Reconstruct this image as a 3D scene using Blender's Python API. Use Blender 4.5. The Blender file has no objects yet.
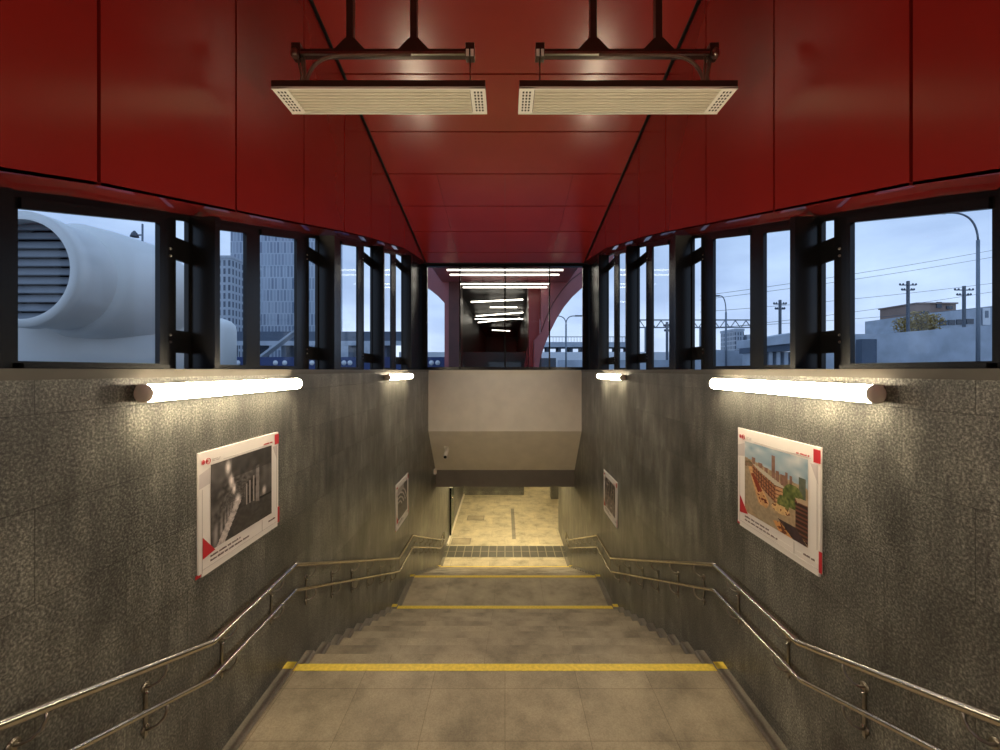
import bpy, bmesh, math, random
from mathutils import Vector, Matrix
random.seed(7)
C = bpy.context.scene.collection
PI = math.pi
EYE = 1.65
F = 400.0
def zz(h): return EYE + h                      # height relative to the eye
def P(px, py, d): return Vector(((px-505)*d/F, d, EYE+(370-py)*d/F))
def PX(px, d): return (px-505)*d/F
def PZ(py, d): return EYE+(370-py)*d/F

# ------------------------------------------------------------------ materials
def new_mat(name):
    m = bpy.data.materials.new(name); m.use_nodes = True
    nt = m.node_tree
    b = nt.nodes['Principled BSDF']
    return m, nt, b
def N(nt, t, **kw):
    n = nt.nodes.new(t)
    for k, v in kw.items():
        if k.startswith('i_'): n.inputs[k[2:].replace('_', ' ')].default_value = v
        else: setattr(n, k, v)
    return n
def ramp(nt, fac, stops):
    r = nt.nodes.new('ShaderNodeValToRGB')
    e = r.color_ramp.elements
    while len(e) < len(stops): e.new(0.5)
    for i, (p, c) in enumerate(stops):
        e[i].position = p; e[i].color = (*c, 1)
    nt.links.new(fac, r.inputs['Fac']); return r
def plain(name, col, rough=0.5, metal=0.0, var=0.08, scale=6.0, bump=0.0, coat=0.0, spec=0.5):
    m, nt, b = new_mat(name)
    tc = N(nt, 'ShaderNodeTexCoord')
    no = N(nt, 'ShaderNodeTexNoise'); no.inputs['Scale'].default_value = scale; no.inputs['Detail'].default_value = 4
    nt.links.new(tc.outputs['Object'], no.inputs['Vector'])
    lo = tuple(c*(1-var) for c in col); hi = tuple(min(1, c*(1+var)) for c in col)
    r = ramp(nt, no.outputs['Fac'], [(0.3, lo), (0.7, hi)])
    nt.links.new(r.outputs['Color'], b.inputs['Base Color'])
    b.inputs['Roughness'].default_value = rough; b.inputs['Metallic'].default_value = metal
    b.inputs['Coat Weight'].default_value = coat; b.inputs['Coat Roughness'].default_value = 0.1
    b.inputs['Specular IOR Level'].default_value = spec
    if bump:
        n2 = N(nt, 'ShaderNodeTexNoise'); n2.inputs['Scale'].default_value = scale*12
        nt.links.new(tc.outputs['Object'], n2.inputs['Vector'])
        bp = N(nt, 'ShaderNodeBump'); bp.inputs['Strength'].default_value = bump; bp.inputs['Distance'].default_value = 0.004
        nt.links.new(n2.outputs['Fac'], bp.inputs['Height']); nt.links.new(bp.outputs['Normal'], b.inputs['Normal'])
    return m
def emis(name, col, strength):
    m, nt, b = new_mat(name)
    b.inputs['Base Color'].default_value = (0.8, 0.8, 0.8, 1)
    b.inputs['Emission Color'].default_value = (*col, 1); b.inputs['Emission Strength'].default_value = strength
    return m
def glass_mat(name, tint=(0.93, 0.96, 1.0)):
    m = bpy.data.materials.new(name); m.use_nodes = True; nt = m.node_tree; nt.nodes.clear()
    out = N(nt, 'ShaderNodeOutputMaterial'); tr = N(nt, 'ShaderNodeBsdfTransparent'); gl = N(nt, 'ShaderNodeBsdfGlossy')
    tr.inputs['Color'].default_value = (*tint, 1); gl.inputs['Roughness'].default_value = 0.03
    lw = N(nt, 'ShaderNodeLayerWeight'); lw.inputs['Blend'].default_value = 0.5
    pw = N(nt, 'ShaderNodeMath', operation='POWER'); nt.links.new(lw.outputs['Facing'], pw.inputs[0]); pw.inputs[1].default_value = 5.0
    fr = N(nt, 'ShaderNodeMath', operation='MULTIPLY_ADD'); nt.links.new(pw.outputs[0], fr.inputs[0]); fr.inputs[1].default_value = 0.5; fr.inputs[2].default_value = 0.035
    mx = N(nt, 'ShaderNodeMixShader')
    nt.links.new(fr.outputs[0], mx.inputs[0]); nt.links.new(tr.outputs[0], mx.inputs[1]); nt.links.new(gl.outputs[0], mx.inputs[2])
    nt.links.new(mx.outputs[0], out.inputs['Surface']); return m

def stone_wall_mat():
    m, nt, b = new_mat('dark_stone_cladding')
    L = nt.links.new
    tc = N(nt, 'ShaderNodeTexCoord'); sp = N(nt, 'ShaderNodeSeparateXYZ'); L(tc.outputs['Object'], sp.inputs[0])
    cb = N(nt, 'ShaderNodeCombineXYZ'); L(sp.outputs['Y'], cb.inputs['X']); L(sp.outputs['Z'], cb.inputs['Y'])
    mp = N(nt, 'ShaderNodeMapping'); mp.inputs['Location'].default_value = (0.35, 0.14, 0); L(cb.outputs[0], mp.inputs[0])
    br = N(nt, 'ShaderNodeTexBrick'); L(mp.outputs[0], br.inputs['Vector'])
    br.inputs['Scale'].default_value = 1; br.inputs['Brick Width'].default_value = 0.82; br.inputs['Row Height'].default_value = 0.4
    br.inputs['Mortar Size'].default_value = 0.003; br.inputs['Mortar Smooth'].default_value = 0.3; br.inputs['Bias'].default_value = 0
    br.inputs['Color1'].default_value = (0.80, 0.80, 0.80, 1); br.inputs['Color2'].default_value = (1.16, 1.16, 1.15, 1); br.inputs['Mortar'].default_value = (0.5, 0.5, 0.48, 1)
    # speckle
    n1 = N(nt, 'ShaderNodeTexNoise'); n1.inputs['Scale'].default_value = 80; n1.inputs['Detail'].default_value = 7; n1.inputs['Roughness'].default_value = 0.74; L(tc.outputs['Object'], n1.inputs['Vector'])
    r1 = ramp(nt, n1.outputs['Fac'], [(0.34, (0.022, 0.022, 0.020)), (0.5, (0.108, 0.106, 0.095)), (0.66, (0.33, 0.325, 0.29))])
    # vertical streaks and patches
    mp2 = N(nt, 'ShaderNodeMapping'); mp2.inputs['Scale'].default_value = (1, 1.5, 1.0); L(tc.outputs['Object'], mp2.inputs[0])
    n2 = N(nt, 'ShaderNodeTexNoise'); n2.inputs['Scale'].default_value = 1.7; n2.inputs['Detail'].default_value = 7; n2.inputs['Roughness'].default_value = 0.6; L(mp2.outputs[0], n2.inputs['Vector'])
    r2 = ramp(nt, n2.outputs['Fac'], [(0.32, (0.62, 0.62, 0.62)), (0.5, (0.95, 0.95, 0.95)), (0.68, (1.5, 1.5, 1.45))])
    mp3 = N(nt, 'ShaderNodeMapping'); mp3.inputs['Scale'].default_value = (1, 4.5, 1.0); L(tc.outputs['Object'], mp3.inputs[0])
    n3 = N(nt, 'ShaderNodeTexNoise'); n3.inputs['Scale'].default_value = 2.2; n3.inputs['Detail'].default_value = 5; L(mp3.outputs[0], n3.inputs['Vector'])
    r3 = ramp(nt, n3.outputs['Fac'], [(0.35, (0.78, 0.78, 0.78)), (0.68, (1.28, 1.28, 1.25))])
    def mul(a, c):
        x = N(nt, 'ShaderNodeMix', data_type='RGBA', blend_type='MULTIPLY'); x.inputs[0].default_value = 1
        L(a, x.inputs[6]); L(c, x.inputs[7]); return x.outputs[2]
    col = mul(mul(mul(r1.outputs['Color'], r2.outputs['Color']), r3.outputs['Color']), br.outputs['Color'])
    L(col, b.inputs['Base Color'])
    b.inputs['Roughness'].default_value = 0.33; b.inputs['Specular IOR Level'].default_value = 0.5
    bp = N(nt, 'ShaderNodeBump'); bp.inputs['Strength'].default_value = 0.22; bp.inputs['Distance'].default_value = 0.003
    L(n1.outputs['Fac'], bp.inputs['Height'])
    bp2 = N(nt, 'ShaderNodeBump', invert=True); bp2.inputs['Strength'].default_value = 0.5; bp2.inputs['Distance'].default_value = 0.003
    L(br.outputs['Fac'], bp2.inputs['Height']); L(bp.outputs['Normal'], bp2.inputs['Normal']); L(bp2.outputs['Normal'], b.inputs['Normal'])
    return m

def slab_floor_mat(name, base, bw, rh, loc=(0, 0, 0), mortar=0.004, rough=0.5, stain=1.0, off=0.0):
    m, nt, b = new_mat(name); L = nt.links.new
    tc = N(nt, 'ShaderNodeTexCoord')
    mp = N(nt, 'ShaderNodeMapping'); mp.inputs['Location'].default_value = loc; L(tc.outputs['Object'], mp.inputs[0])
    br = N(nt, 'ShaderNodeTexBrick'); L(mp.outputs[0], br.inputs['Vector'])
    br.offset = off
    br.inputs['Scale'].default_value = 1; br.inputs['Brick Width'].default_value = bw; br.inputs['Row Height'].default_value = rh
    br.inputs['Mortar Size'].default_value = mortar; br.inputs['Mortar Smooth'].default_value = 0.4
    br.inputs['Color1'].default_value = (0.9, 0.9, 0.9, 1); br.inputs['Color2'].default_value = (1.08, 1.08, 1.08, 1); br.inputs['Mortar'].default_value = (0.66, 0.64, 0.6, 1)
    n1 = N(nt, 'ShaderNodeTexNoise'); n1.inputs['Scale'].default_value = 2.3; n1.inputs['Detail'].default_value = 8; n1.inputs['Roughness'].default_value = 0.62; L(tc.outputs['Object'], n1.inputs['Vector'])
    s = 0.25*stain
    r1 = ramp(nt, n1.outputs['Fac'], [(0.32, tuple(c*(1-1.5*s) for c in base)), (0.5, base), (0.7, tuple(c*(1+s) for c in base))])
    n2 = N(nt, 'ShaderNodeTexNoise'); n2.inputs['Scale'].default_value = 90; n2.inputs['Detail'].default_value = 4; L(tc.outputs['Object'], n2.inputs['Vector'])
    r2 = ramp(nt, n2.outputs['Fac'], [(0.35, (0.86, 0.86, 0.86)), (0.65, (1.1, 1.1, 1.1))])
    def mul(a, c):
        x = N(nt, 'ShaderNodeMix', data_type='RGBA', blend_type='MULTIPLY'); x.inputs[0].default_value = 1
        L(a, x.inputs[6]); L(c, x.inputs[7]); return x.outputs[2]
    L(mul(mul(r1.outputs['Color'], r2.outputs['Color']), br.outputs['Color']), b.inputs['Base Color'])
    b.inputs['Roughness'].default_value = rough
    bp = N(nt, 'ShaderNodeBump'); bp.inputs['Strength'].default_value = 0.2; bp.inputs['Distance'].default_value = 0.003
    L(n2.outputs['Fac'], bp.inputs['Height']); L(bp.outputs['Normal'], b.inputs['Normal'])
    return m

def facade_mat(name, c1, c2, mort, bw, rh, ms, off=0.5, rough=0.4):
    m, nt, b = new_mat(name); L = nt.links.new
    tc = N(nt, 'ShaderNodeTexCoord'); sp = N(nt, 'ShaderNodeSeparateXYZ'); L(tc.outputs['Object'], sp.inputs[0])
    ad = N(nt, 'ShaderNodeMath', operation='ADD'); L(sp.outputs['X'], ad.inputs[0]); L(sp.outputs['Y'], ad.inputs[1])
    cb = N(nt, 'ShaderNodeCombineXYZ'); L(ad.outputs[0], cb.inputs['X']); L(sp.outputs['Z'], cb.inputs['Y'])
    br = N(nt, 'ShaderNodeTexBrick'); L(cb.outputs[0], br.inputs['Vector']); br.offset = off
    br.inputs['Scale'].default_value = 1; br.inputs['Brick Width'].default_value = bw; br.inputs['Row Height'].default_value = rh
    br.inputs['Mortar Size'].default_value = ms
    br.inputs['Color1'].default_value = (*c1, 1); br.inputs['Color2'].default_value = (*c2, 1); br.inputs['Mortar'].default_value = (*mort, 1)
    L(br.outputs['Color'], b.inputs['Base Color']); b.inputs['Roughness'].default_value = rough
    return m

def print_mat(name):
    m, nt, b = new_mat(name)
    a = N(nt, 'ShaderNodeVertexColor', layer_name='Col'); nt.links.new(a.outputs['Color'], b.inputs['Base Color'])
    b.inputs['Roughness'].default_value = 0.4
    return m

M = {}
M['stone'] = stone_wall_mat()
M['landing'] = slab_floor_mat('landing_slabs', (0.36, 0.308, 0.215), 0.625, 0.48, loc=(0, -0.03, 0), mortar=0.0035)
M['tread'] = slab_floor_mat('tread_stone', (0.385, 0.33, 0.23), 0.93, 5.0, loc=(0.2, 0, 0), mortar=0.003, stain=1.1)
M['kerb'] = slab_floor_mat('kerb_stone', (0.25, 0.228, 0.18), 5.0, 5.0, mortar=0.0, stain=0.8)
M['low_floor'] = slab_floor_mat('passage_paving', (0.56, 0.50, 0.35), 1.2, 0.6, mortar=0.006, stain=1.0, off=0.4)
M['tactile'] = slab_floor_mat('tactile_tiles', (0.075, 0.072, 0.06), 0.27, 0.415, loc=(0.0, -12.81+0.415*30, 0), mortar=0.018, stain=0.6)
M['tactile'].node_tree.nodes['Brick Texture'].inputs['Mortar'].default_value = (3.6, 3.5, 3.0, 1)
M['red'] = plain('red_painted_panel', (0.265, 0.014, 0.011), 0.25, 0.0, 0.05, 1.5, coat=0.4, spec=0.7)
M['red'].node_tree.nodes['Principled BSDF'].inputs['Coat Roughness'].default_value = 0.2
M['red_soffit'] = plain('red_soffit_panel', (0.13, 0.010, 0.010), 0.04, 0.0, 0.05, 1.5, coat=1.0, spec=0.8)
M['black'] = plain('black_painted_steel', (0.005, 0.005, 0.0055), 0.25, 0.0, 0.15, 8, spec=0.3)
M['seam'] = plain('dark_seam', (0.006, 0.003, 0.003), 0.7, 0, 0.1)
M['glass'] = glass_mat('window_glass')
M['glass_door'] = glass_mat('door_glass', (0.85, 0.88, 0.85))
M['plaster'] = plain('white_plaster', (0.80, 0.74, 0.64), 0.75, 0, 0.05, 3, bump=0.15)
M['beam'] = plain('grey_beam_paint', (0.17, 0.15, 0.13), 0.6, 0, 0.06, 5)
M['yellow'] = plain('yellow_marking_paint', (0.88, 0.68, 0.09), 0.5, 0, 0.15, 30)
M['steel'] = plain('brushed_stainless_steel', (0.62, 0.58, 0.5), 0.2, 1.0, 0.05, 20)
M['bracket'] = plain('bracket_steel', (0.32, 0.29, 0.25), 0.3, 1.0, 0.1, 20)
M['sill'] = plain('grey_metal_sill', (0.09, 0.08, 0.065), 0.42, 0.5, 0.1, 6)
M['cream'] = plain('cream_aluminium', (0.60, 0.56, 0.44), 0.5, 0.0, 0.04, 6)
M['cream_white'] = plain('white_perforated_plate', (0.76, 0.74, 0.67), 0.5, 0, 0.03, 6)
M['hole'] = plain('perforation', (0.03, 0.025, 0.02), 0.8, 0, 0.05)
M['brown_metal'] = plain('dark_brown_metal', (0.07, 0.045, 0.035), 0.3, 0.6, 0.1, 8)
M['conduit'] = plain('ribbed_conduit', (0.25, 0.18, 0.14), 0.4, 0.3, 0.1, 30)
M['clear_plastic'] = plain('white_clip', (0.8, 0.78, 0.72), 0.4, 0, 0.03)
M['endcap'] = plain('grey_lamp_end_cap', (0.66, 0.60, 0.52), 0.5, 0, 0.04)
M['tube'] = emis('glowing_diffuser', (1.0, 0.83, 0.57), 62.0)
M['tube_low'] = emis('glowing_passage_diffuser', (1.0, 0.82, 0.48), 120.0)
M['tube_far'] = emis('glowing_hall_tube', (1.0, 0.90, 0.72), 5.0)
M['paper'] = plain('white_poster_board', (0.78, 0.73, 0.68), 0.5, 0, 0.02)
M['paper_shade'] = plain('pale_grey_print', (0.58, 0.52, 0.50), 0.5, 0, 0.02)
M['print_red'] = plain('red_print', (0.52, 0.02, 0.03), 0.45, 0, 0.04)
M['print_dark'] = plain('dark_print', (0.12, 0.07, 0.07), 0.5, 0, 0.04)
M['print_line'] = plain('thin_grey_print', (0.45, 0.40, 0.38), 0.5, 0, 0.02)
M['photo'] = print_mat('printed_photograph')
M['cam_white'] = plain('camera_housing', (0.8, 0.75, 0.66), 0.4, 0, 0.03)
M['lens'] = plain('black_lens', (0.01, 0.01, 0.01), 0.1, 0, 0.03)
M['duct'] = plain('white_painted_duct', (0.90, 0.88, 0.83), 0.45, 0, 0.04, 0.6)
M['louvre'] = plain('grey_louvre', (0.22, 0.23, 0.25), 0.45, 0.2, 0.08, 2)
M['dark_void'] = plain('dark_interior', (0.02, 0.02, 0.022), 0.7, 0, 0.1)
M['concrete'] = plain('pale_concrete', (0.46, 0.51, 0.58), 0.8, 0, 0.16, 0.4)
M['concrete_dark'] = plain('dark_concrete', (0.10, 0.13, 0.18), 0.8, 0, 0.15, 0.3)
M['asphalt'] = plain('asphalt', (0.12, 0.13, 0.14), 0.85, 0, 0.1, 0.5)
M['pole'] = plain('galvanised_pole', (0.20, 0.24, 0.29), 0.5, 0.2, 0.05)
M['wire'] = plain('cable', (0.10, 0.12, 0.15), 0.6, 0, 0.05)
M['blue'] = plain('blue_hoarding', (0.02, 0.045, 0.16), 0.5, 0, 0.08, 0.5)
M['white'] = plain('white_sign_paint', (0.8, 0.82, 0.85), 0.5, 0, 0.03)
M['tower'] = facade_mat('striped_tower_facade', (0.14, 0.19, 0.28), (0.36, 0.43, 0.53), (0.42, 0.49, 0.58), 1.7, 6.0, 0.33, 0.35)
M['tower2'] = facade_mat('grid_tower_facade', (0.05, 0.075, 0.12), (0.12, 0.15, 0.20), (0.40, 0.45, 0.52), 2.0, 3.4, 0.55, 0.0)
M['brick'] = plain('tan_brick', (0.30, 0.21, 0.17), 0.8, 0, 0.1, 0.3)
M['dark_glass'] = plain('dark_window_glass', (0.04, 0.055, 0.08), 0.2, 0, 0.1)
M['leaf'] = plain('autumn_leaves', (0.42, 0.30, 0.10), 0.8, 0, 0.3, 2)
M['bark'] = plain('bark', (0.10, 0.08, 0.06), 0.9, 0, 0.1)
M['hall_red'] = plain('hall_red_panel', (0.30, 0.035, 0.035), 0.35, 0, 0.12, 1.0)
M['hall_pink'] = plain('hall_rose_panel', (0.36, 0.10, 0.105), 0.3, 0, 0.25, 0.7)
M['hall_dark'] = plain('hall_dark_panel', (0.035, 0.034, 0.032), 0.45, 0, 0.2, 1.0)
M['maroon'] = plain('maroon_panel', (0.09, 0.025, 0.02), 0.4, 0, 0.2, 1.5)

# ------------------------------------------------------------------ mesh helpers
class MB:
    def __init__(s): s.bm = bmesh.new(); s.mats = []
    def mi(s, m):
        if m not in s.mats: s.mats.append(m)
        return s.mats.index(m)
    def face(s, pts, m, smooth=False):
        vs = [s.bm.verts.new(p) for p in pts]
        try:
            f = s.bm.faces.new(vs); f.material_index = s.mi(m); f.smooth = smooth; return f
        except ValueError: return None
    def box(s, x0, x1, y0, y1, z0, z1, m, bev=0.0):
        vs = [s.bm.verts.new((x, y, z)) for x in (x0, x1) for y in (y0, y1) for z in (z0, z1)]
        i = s.mi(m); fs = []
        for q in ((0, 1, 3, 2), (4, 6, 7, 5), (0, 4, 5, 1), (2, 3, 7, 6), (0, 2, 6, 4), (1, 5, 7, 3)):
            f = s.bm.faces.new([vs[k] for k in q]); f.material_index = i; fs.append(f)
        if bev > 0:
            es = list({e for f in fs for e in f.edges})
            r = bmesh.ops.bevel(s.bm, geom=es, offset=bev, segments=2, affect='EDGES', profile=0.7)
            for f in r['faces']: f.material_index = i
        return s
    def prism(s, poly, axis, a0, a1, m):
        """poly: 2D points in the two axes other than 'axis' (in xyz order)."""
        def mk(p, a):
            if axis == 'x': return (a, p[0], p[1])
            if axis == 'y': return (p[0], a, p[1])
            return (p[0], p[1], a)
        A = [s.bm.verts.new(mk(p, a0)) for p in poly]; B = [s.bm.verts.new(mk(p, a1)) for p in poly]
        i = s.mi(m); n = len(poly)
        for q in (A, list(reversed(B))):
            f = s.bm.faces.new(q); f.material_index = i
        for k in range(n):
            f = s.bm.faces.new([A[k], B[k], B[(k+1) % n], A[(k+1) % n]]); f.material_index = i
        return s
    def tube(s, pts, r, m, seg=10, closed=False, cap=True, radii=None):
        pts = [Vector(p) for p in pts]; n = len(pts); i = s.mi(m); rings = []
        up = None
        for k, p in enumerate(pts):
            if closed: t = (pts[(k+1) % n]-pts[k-1])
            elif k == 0: t = pts[1]-p
            elif k == n-1: t = p-pts[k-1]
            else: t = (pts[k+1]-p).normalized()+(p-pts[k-1]).normalized()
            t.normalize()
            if up is None:
                up = Vector((0, 0, 1)) if abs(t.z) < 0.9 else Vector((1, 0, 0))
            u = t.cross(up).normalized(); w = u.cross(t).normalized(); up = w
            rr = radii[k] if radii else r
            rings.append([s.bm.verts.new(p+(u*math.cos(a)+w*math.sin(a))*rr) for a in [2*PI*q/seg for q in range(seg)]])
        m_ = n if closed else n-1
        for k in range(m_):
            A = rings[k]; B = rings[(k+1) % n]
            for q in range(seg):
                f = s.bm.faces.new([A[q], A[(q+1) % seg], B[(q+1) % seg], B[q]]); f.material_index = i; f.smooth = True
        if cap and not closed:
            for R in (rings[0], rings[-1]):
                f = s.bm.faces.new(R); f.material_index = i
        return s
    def lathe(s, prof, origin, axis, m, seg=32, caps=True):
        """prof: (radius, along) points about 'axis' ('x','y','z')."""
        i = s.mi(m); o = Vector(origin); rings = []
        for r, a in prof:
            ring = []
            for q in range(seg):
                c, d = math.cos(2*PI*q/seg)*r, math.sin(2*PI*q/seg)*r
                v = {'x': Vector((a, c, d)), 'y': Vector((c, a, d)), 'z': Vector((c, d, a))}[axis]
                ring.append(s.bm.verts.new(o+v))
            rings.append(ring)
        for A, B in zip(rings, rings[1:]):
            for q in range(seg):
                f = s.bm.faces.new([A[q], A[(q+1) % seg], B[(q+1) % seg], B[q]]); f.material_index = i; f.smooth = True
        for R in ((rings[0], rings[-1]) if caps else ()):
            if (R[0].co-R[seg//2].co).length > 1e-4:
                f = s.bm.faces.new(R); f.material_index = i
        return s
    def build(s, name, parent=None, kind=None, label=None, cat=None, group=None, doubles=False, origin=None):
        if doubles: bmesh.ops.remove_doubles(s.bm, verts=s.bm.verts, dist=1e-5)
        bmesh.ops.recalc_face_normals(s.bm, faces=s.bm.faces)
        if origin is not None: bmesh.ops.translate(s.bm, verts=s.bm.verts, vec=-Vector(origin))
        me = bpy.data.meshes.new(name); s.bm.to_mesh(me); s.bm.free()
        for m in s.mats: me.materials.append(m)
        o = bpy.data.objects.new(name, me); C.objects.link(o)
        if origin is not None: o.location = origin
        if parent is not None: o.parent = parent
        tag(o, kind, label, cat, group)
        return o
def tag(o, kind=None, label=None, cat=None, group=None):
    if kind: o['kind'] = kind
    if label: o['label'] = label
    if cat: o['category'] = cat
    if group: o['group'] = group
    return o
def thing(name, label, cat, loc=(0, 0, 0), group=None):
    o = bpy.data.objects.new(name, None); C.objects.link(o); o.location = loc; o.empty_display_size = 0.1
    return tag(o, None, label, cat, group)
def struct(mb, name, **kw): return mb.build(name, kind='structure', **kw)
def arc(p0, p1, p2, n=8):
    p0, p1, p2 = Vector(p0), Vector(p1), Vector(p2)
    return [p0*(1-t)**2+p1*2*t*(1-t)+p2*t*t for t in [k/n for k in range(n+1)]]

# ------------------------------------------------------------------ levels (relative to the eye)
H1, H2, H3 = -2.70, -4.35, -6.00
Y0, YB = 0.31, 2.35                   # first flight
Y1, T = 3.67, 0.345
Y2 = Y1+10*T                          # 6.993
Y3 = 8.466
Y4 = Y3+10*T                          # 11.789
def interp(pts, d):
    if d <= pts[0][0]: return pts[0][1]
    for (a, b), (c, e) in zip(pts, pts[1:]):
        if d <= c: return b+(e-b)*(d-a)/(c-a)
    return pts[-1][1]
RED = [(-3, 0.20), (0, 0.30), (1.6, 0.79), (1.97, 0.91), (2.985, 1.177), (3.98, 1.44), (4.98, 1.71), (5.96, 1.956), (7.0, 2.19), (8.0, 2.42), (10.05, 2.70)]
def zred(d): return interp(RED, d)
def hc(d): return 4.55-0.185*d
WG = 2.15
BACK = -2.6

# ------------------------------------------------------------------ stone side walls
for side, nm in ((-1, 'left'), (1, 'right')):
    yend = 19.3 if side < 0 else 15.0
    mb = MB(); mb.prism([(BACK, zz(-6.3)), (yend, zz(-6.3)), (yend, zz(-2.89)), (11.9, zz(-2.89)), (10.76, zz(-2.0)), (10.76, zz(-0.012)), (BACK, zz(-0.012))], 'x', side*2.0, side*2.32, M['stone'])
    struct(mb, 'wall_'+nm)
    mb = MB()   # metal sill strip on top of the stone
    mb.box(side*1.975, side*2.36, BACK, 10.35, zz(-0.012), zz(0.006), M['sill'])
    mb.box(side*1.975, side*1.998, BACK, 10.35, zz(-0.042), zz(-0.012), M['sill'])
    struct(mb, 'trim_1' if side < 0 else 'trim_2')

# ------------------------------------------------------------------ red cladding above the windows, ceiling
seams = [BACK, -1.03, -0.03, 0.97, 1.97, 2.975, 3.98, 4.98, 5.97, 6.96, 7.96, 8.96, 10.05]
for side, nm in ((-1, 'left'), (1, 'right')):
    mb = MB(); g = 0.009
    for a, b in zip(seams, seams[1:]):
        a2, b2 = a+g, b-g
        mb.prism([(a2, zz(zred(a2))), (b2, zz(zred(b2))), (b2, zz(max(hc(b2)-0.03, zred(b2)+0.01))), (a2, zz(hc(a2)-0.03))], 'x', side*2.0, side*2.03, M['red'])
    pts = [(d, zz(zred(d)+0.02)) for d in seams]+[(d, zz(hc(d)+0.1)) for d in reversed(seams)]
    mb.prism(pts, 'x', side*2.035, side*2.3, M['seam'])
    struct(mb, 'wall_upper_'+nm)
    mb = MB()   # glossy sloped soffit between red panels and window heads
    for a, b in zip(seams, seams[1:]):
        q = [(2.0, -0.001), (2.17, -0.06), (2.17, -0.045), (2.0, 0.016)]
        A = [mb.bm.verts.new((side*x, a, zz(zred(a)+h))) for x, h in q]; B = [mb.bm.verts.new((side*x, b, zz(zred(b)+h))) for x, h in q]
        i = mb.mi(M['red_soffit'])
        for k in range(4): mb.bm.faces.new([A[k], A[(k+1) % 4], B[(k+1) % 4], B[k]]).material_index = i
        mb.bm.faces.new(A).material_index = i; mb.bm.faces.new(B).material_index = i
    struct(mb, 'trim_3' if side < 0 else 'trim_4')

mb = MB()
cs = [BACK, -1.5, -0.58, 0.34, 1.26, 2.17, 3.09, 4.0, 4.92, 5.83, 6.74, 7.65, 8.57, 9.5, 10.05]
g = 0.011
for a, b in zip(cs, cs[1:]):
    xs = [-1.97, 1.97] if b < 6.8 else [-1.97, -1.15, 0.0, 1.15, 1.97]
    for x0, x1 in zip(xs, xs[1:]):
        gx = 0.0015
        mb.prism([(a+g, zz(hc(a+g))), (b-g, zz(hc(b-g))), (b-g, zz(hc(b-g)+0.03)), (a+g, zz(hc(a+g)+0.03))], 'x', x0+gx, x1-gx, M['red'])
mb.prism([(BACK, zz(hc(BACK)+0.035)), (10.35, zz(hc(10.35)+0.035)), (10.35, zz(hc(10.35)+0.25)), (BACK, zz(hc(BACK)+0.25))], 'x', -2.3, 2.3, M['seam'])
struct(mb, 'ceiling')

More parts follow.
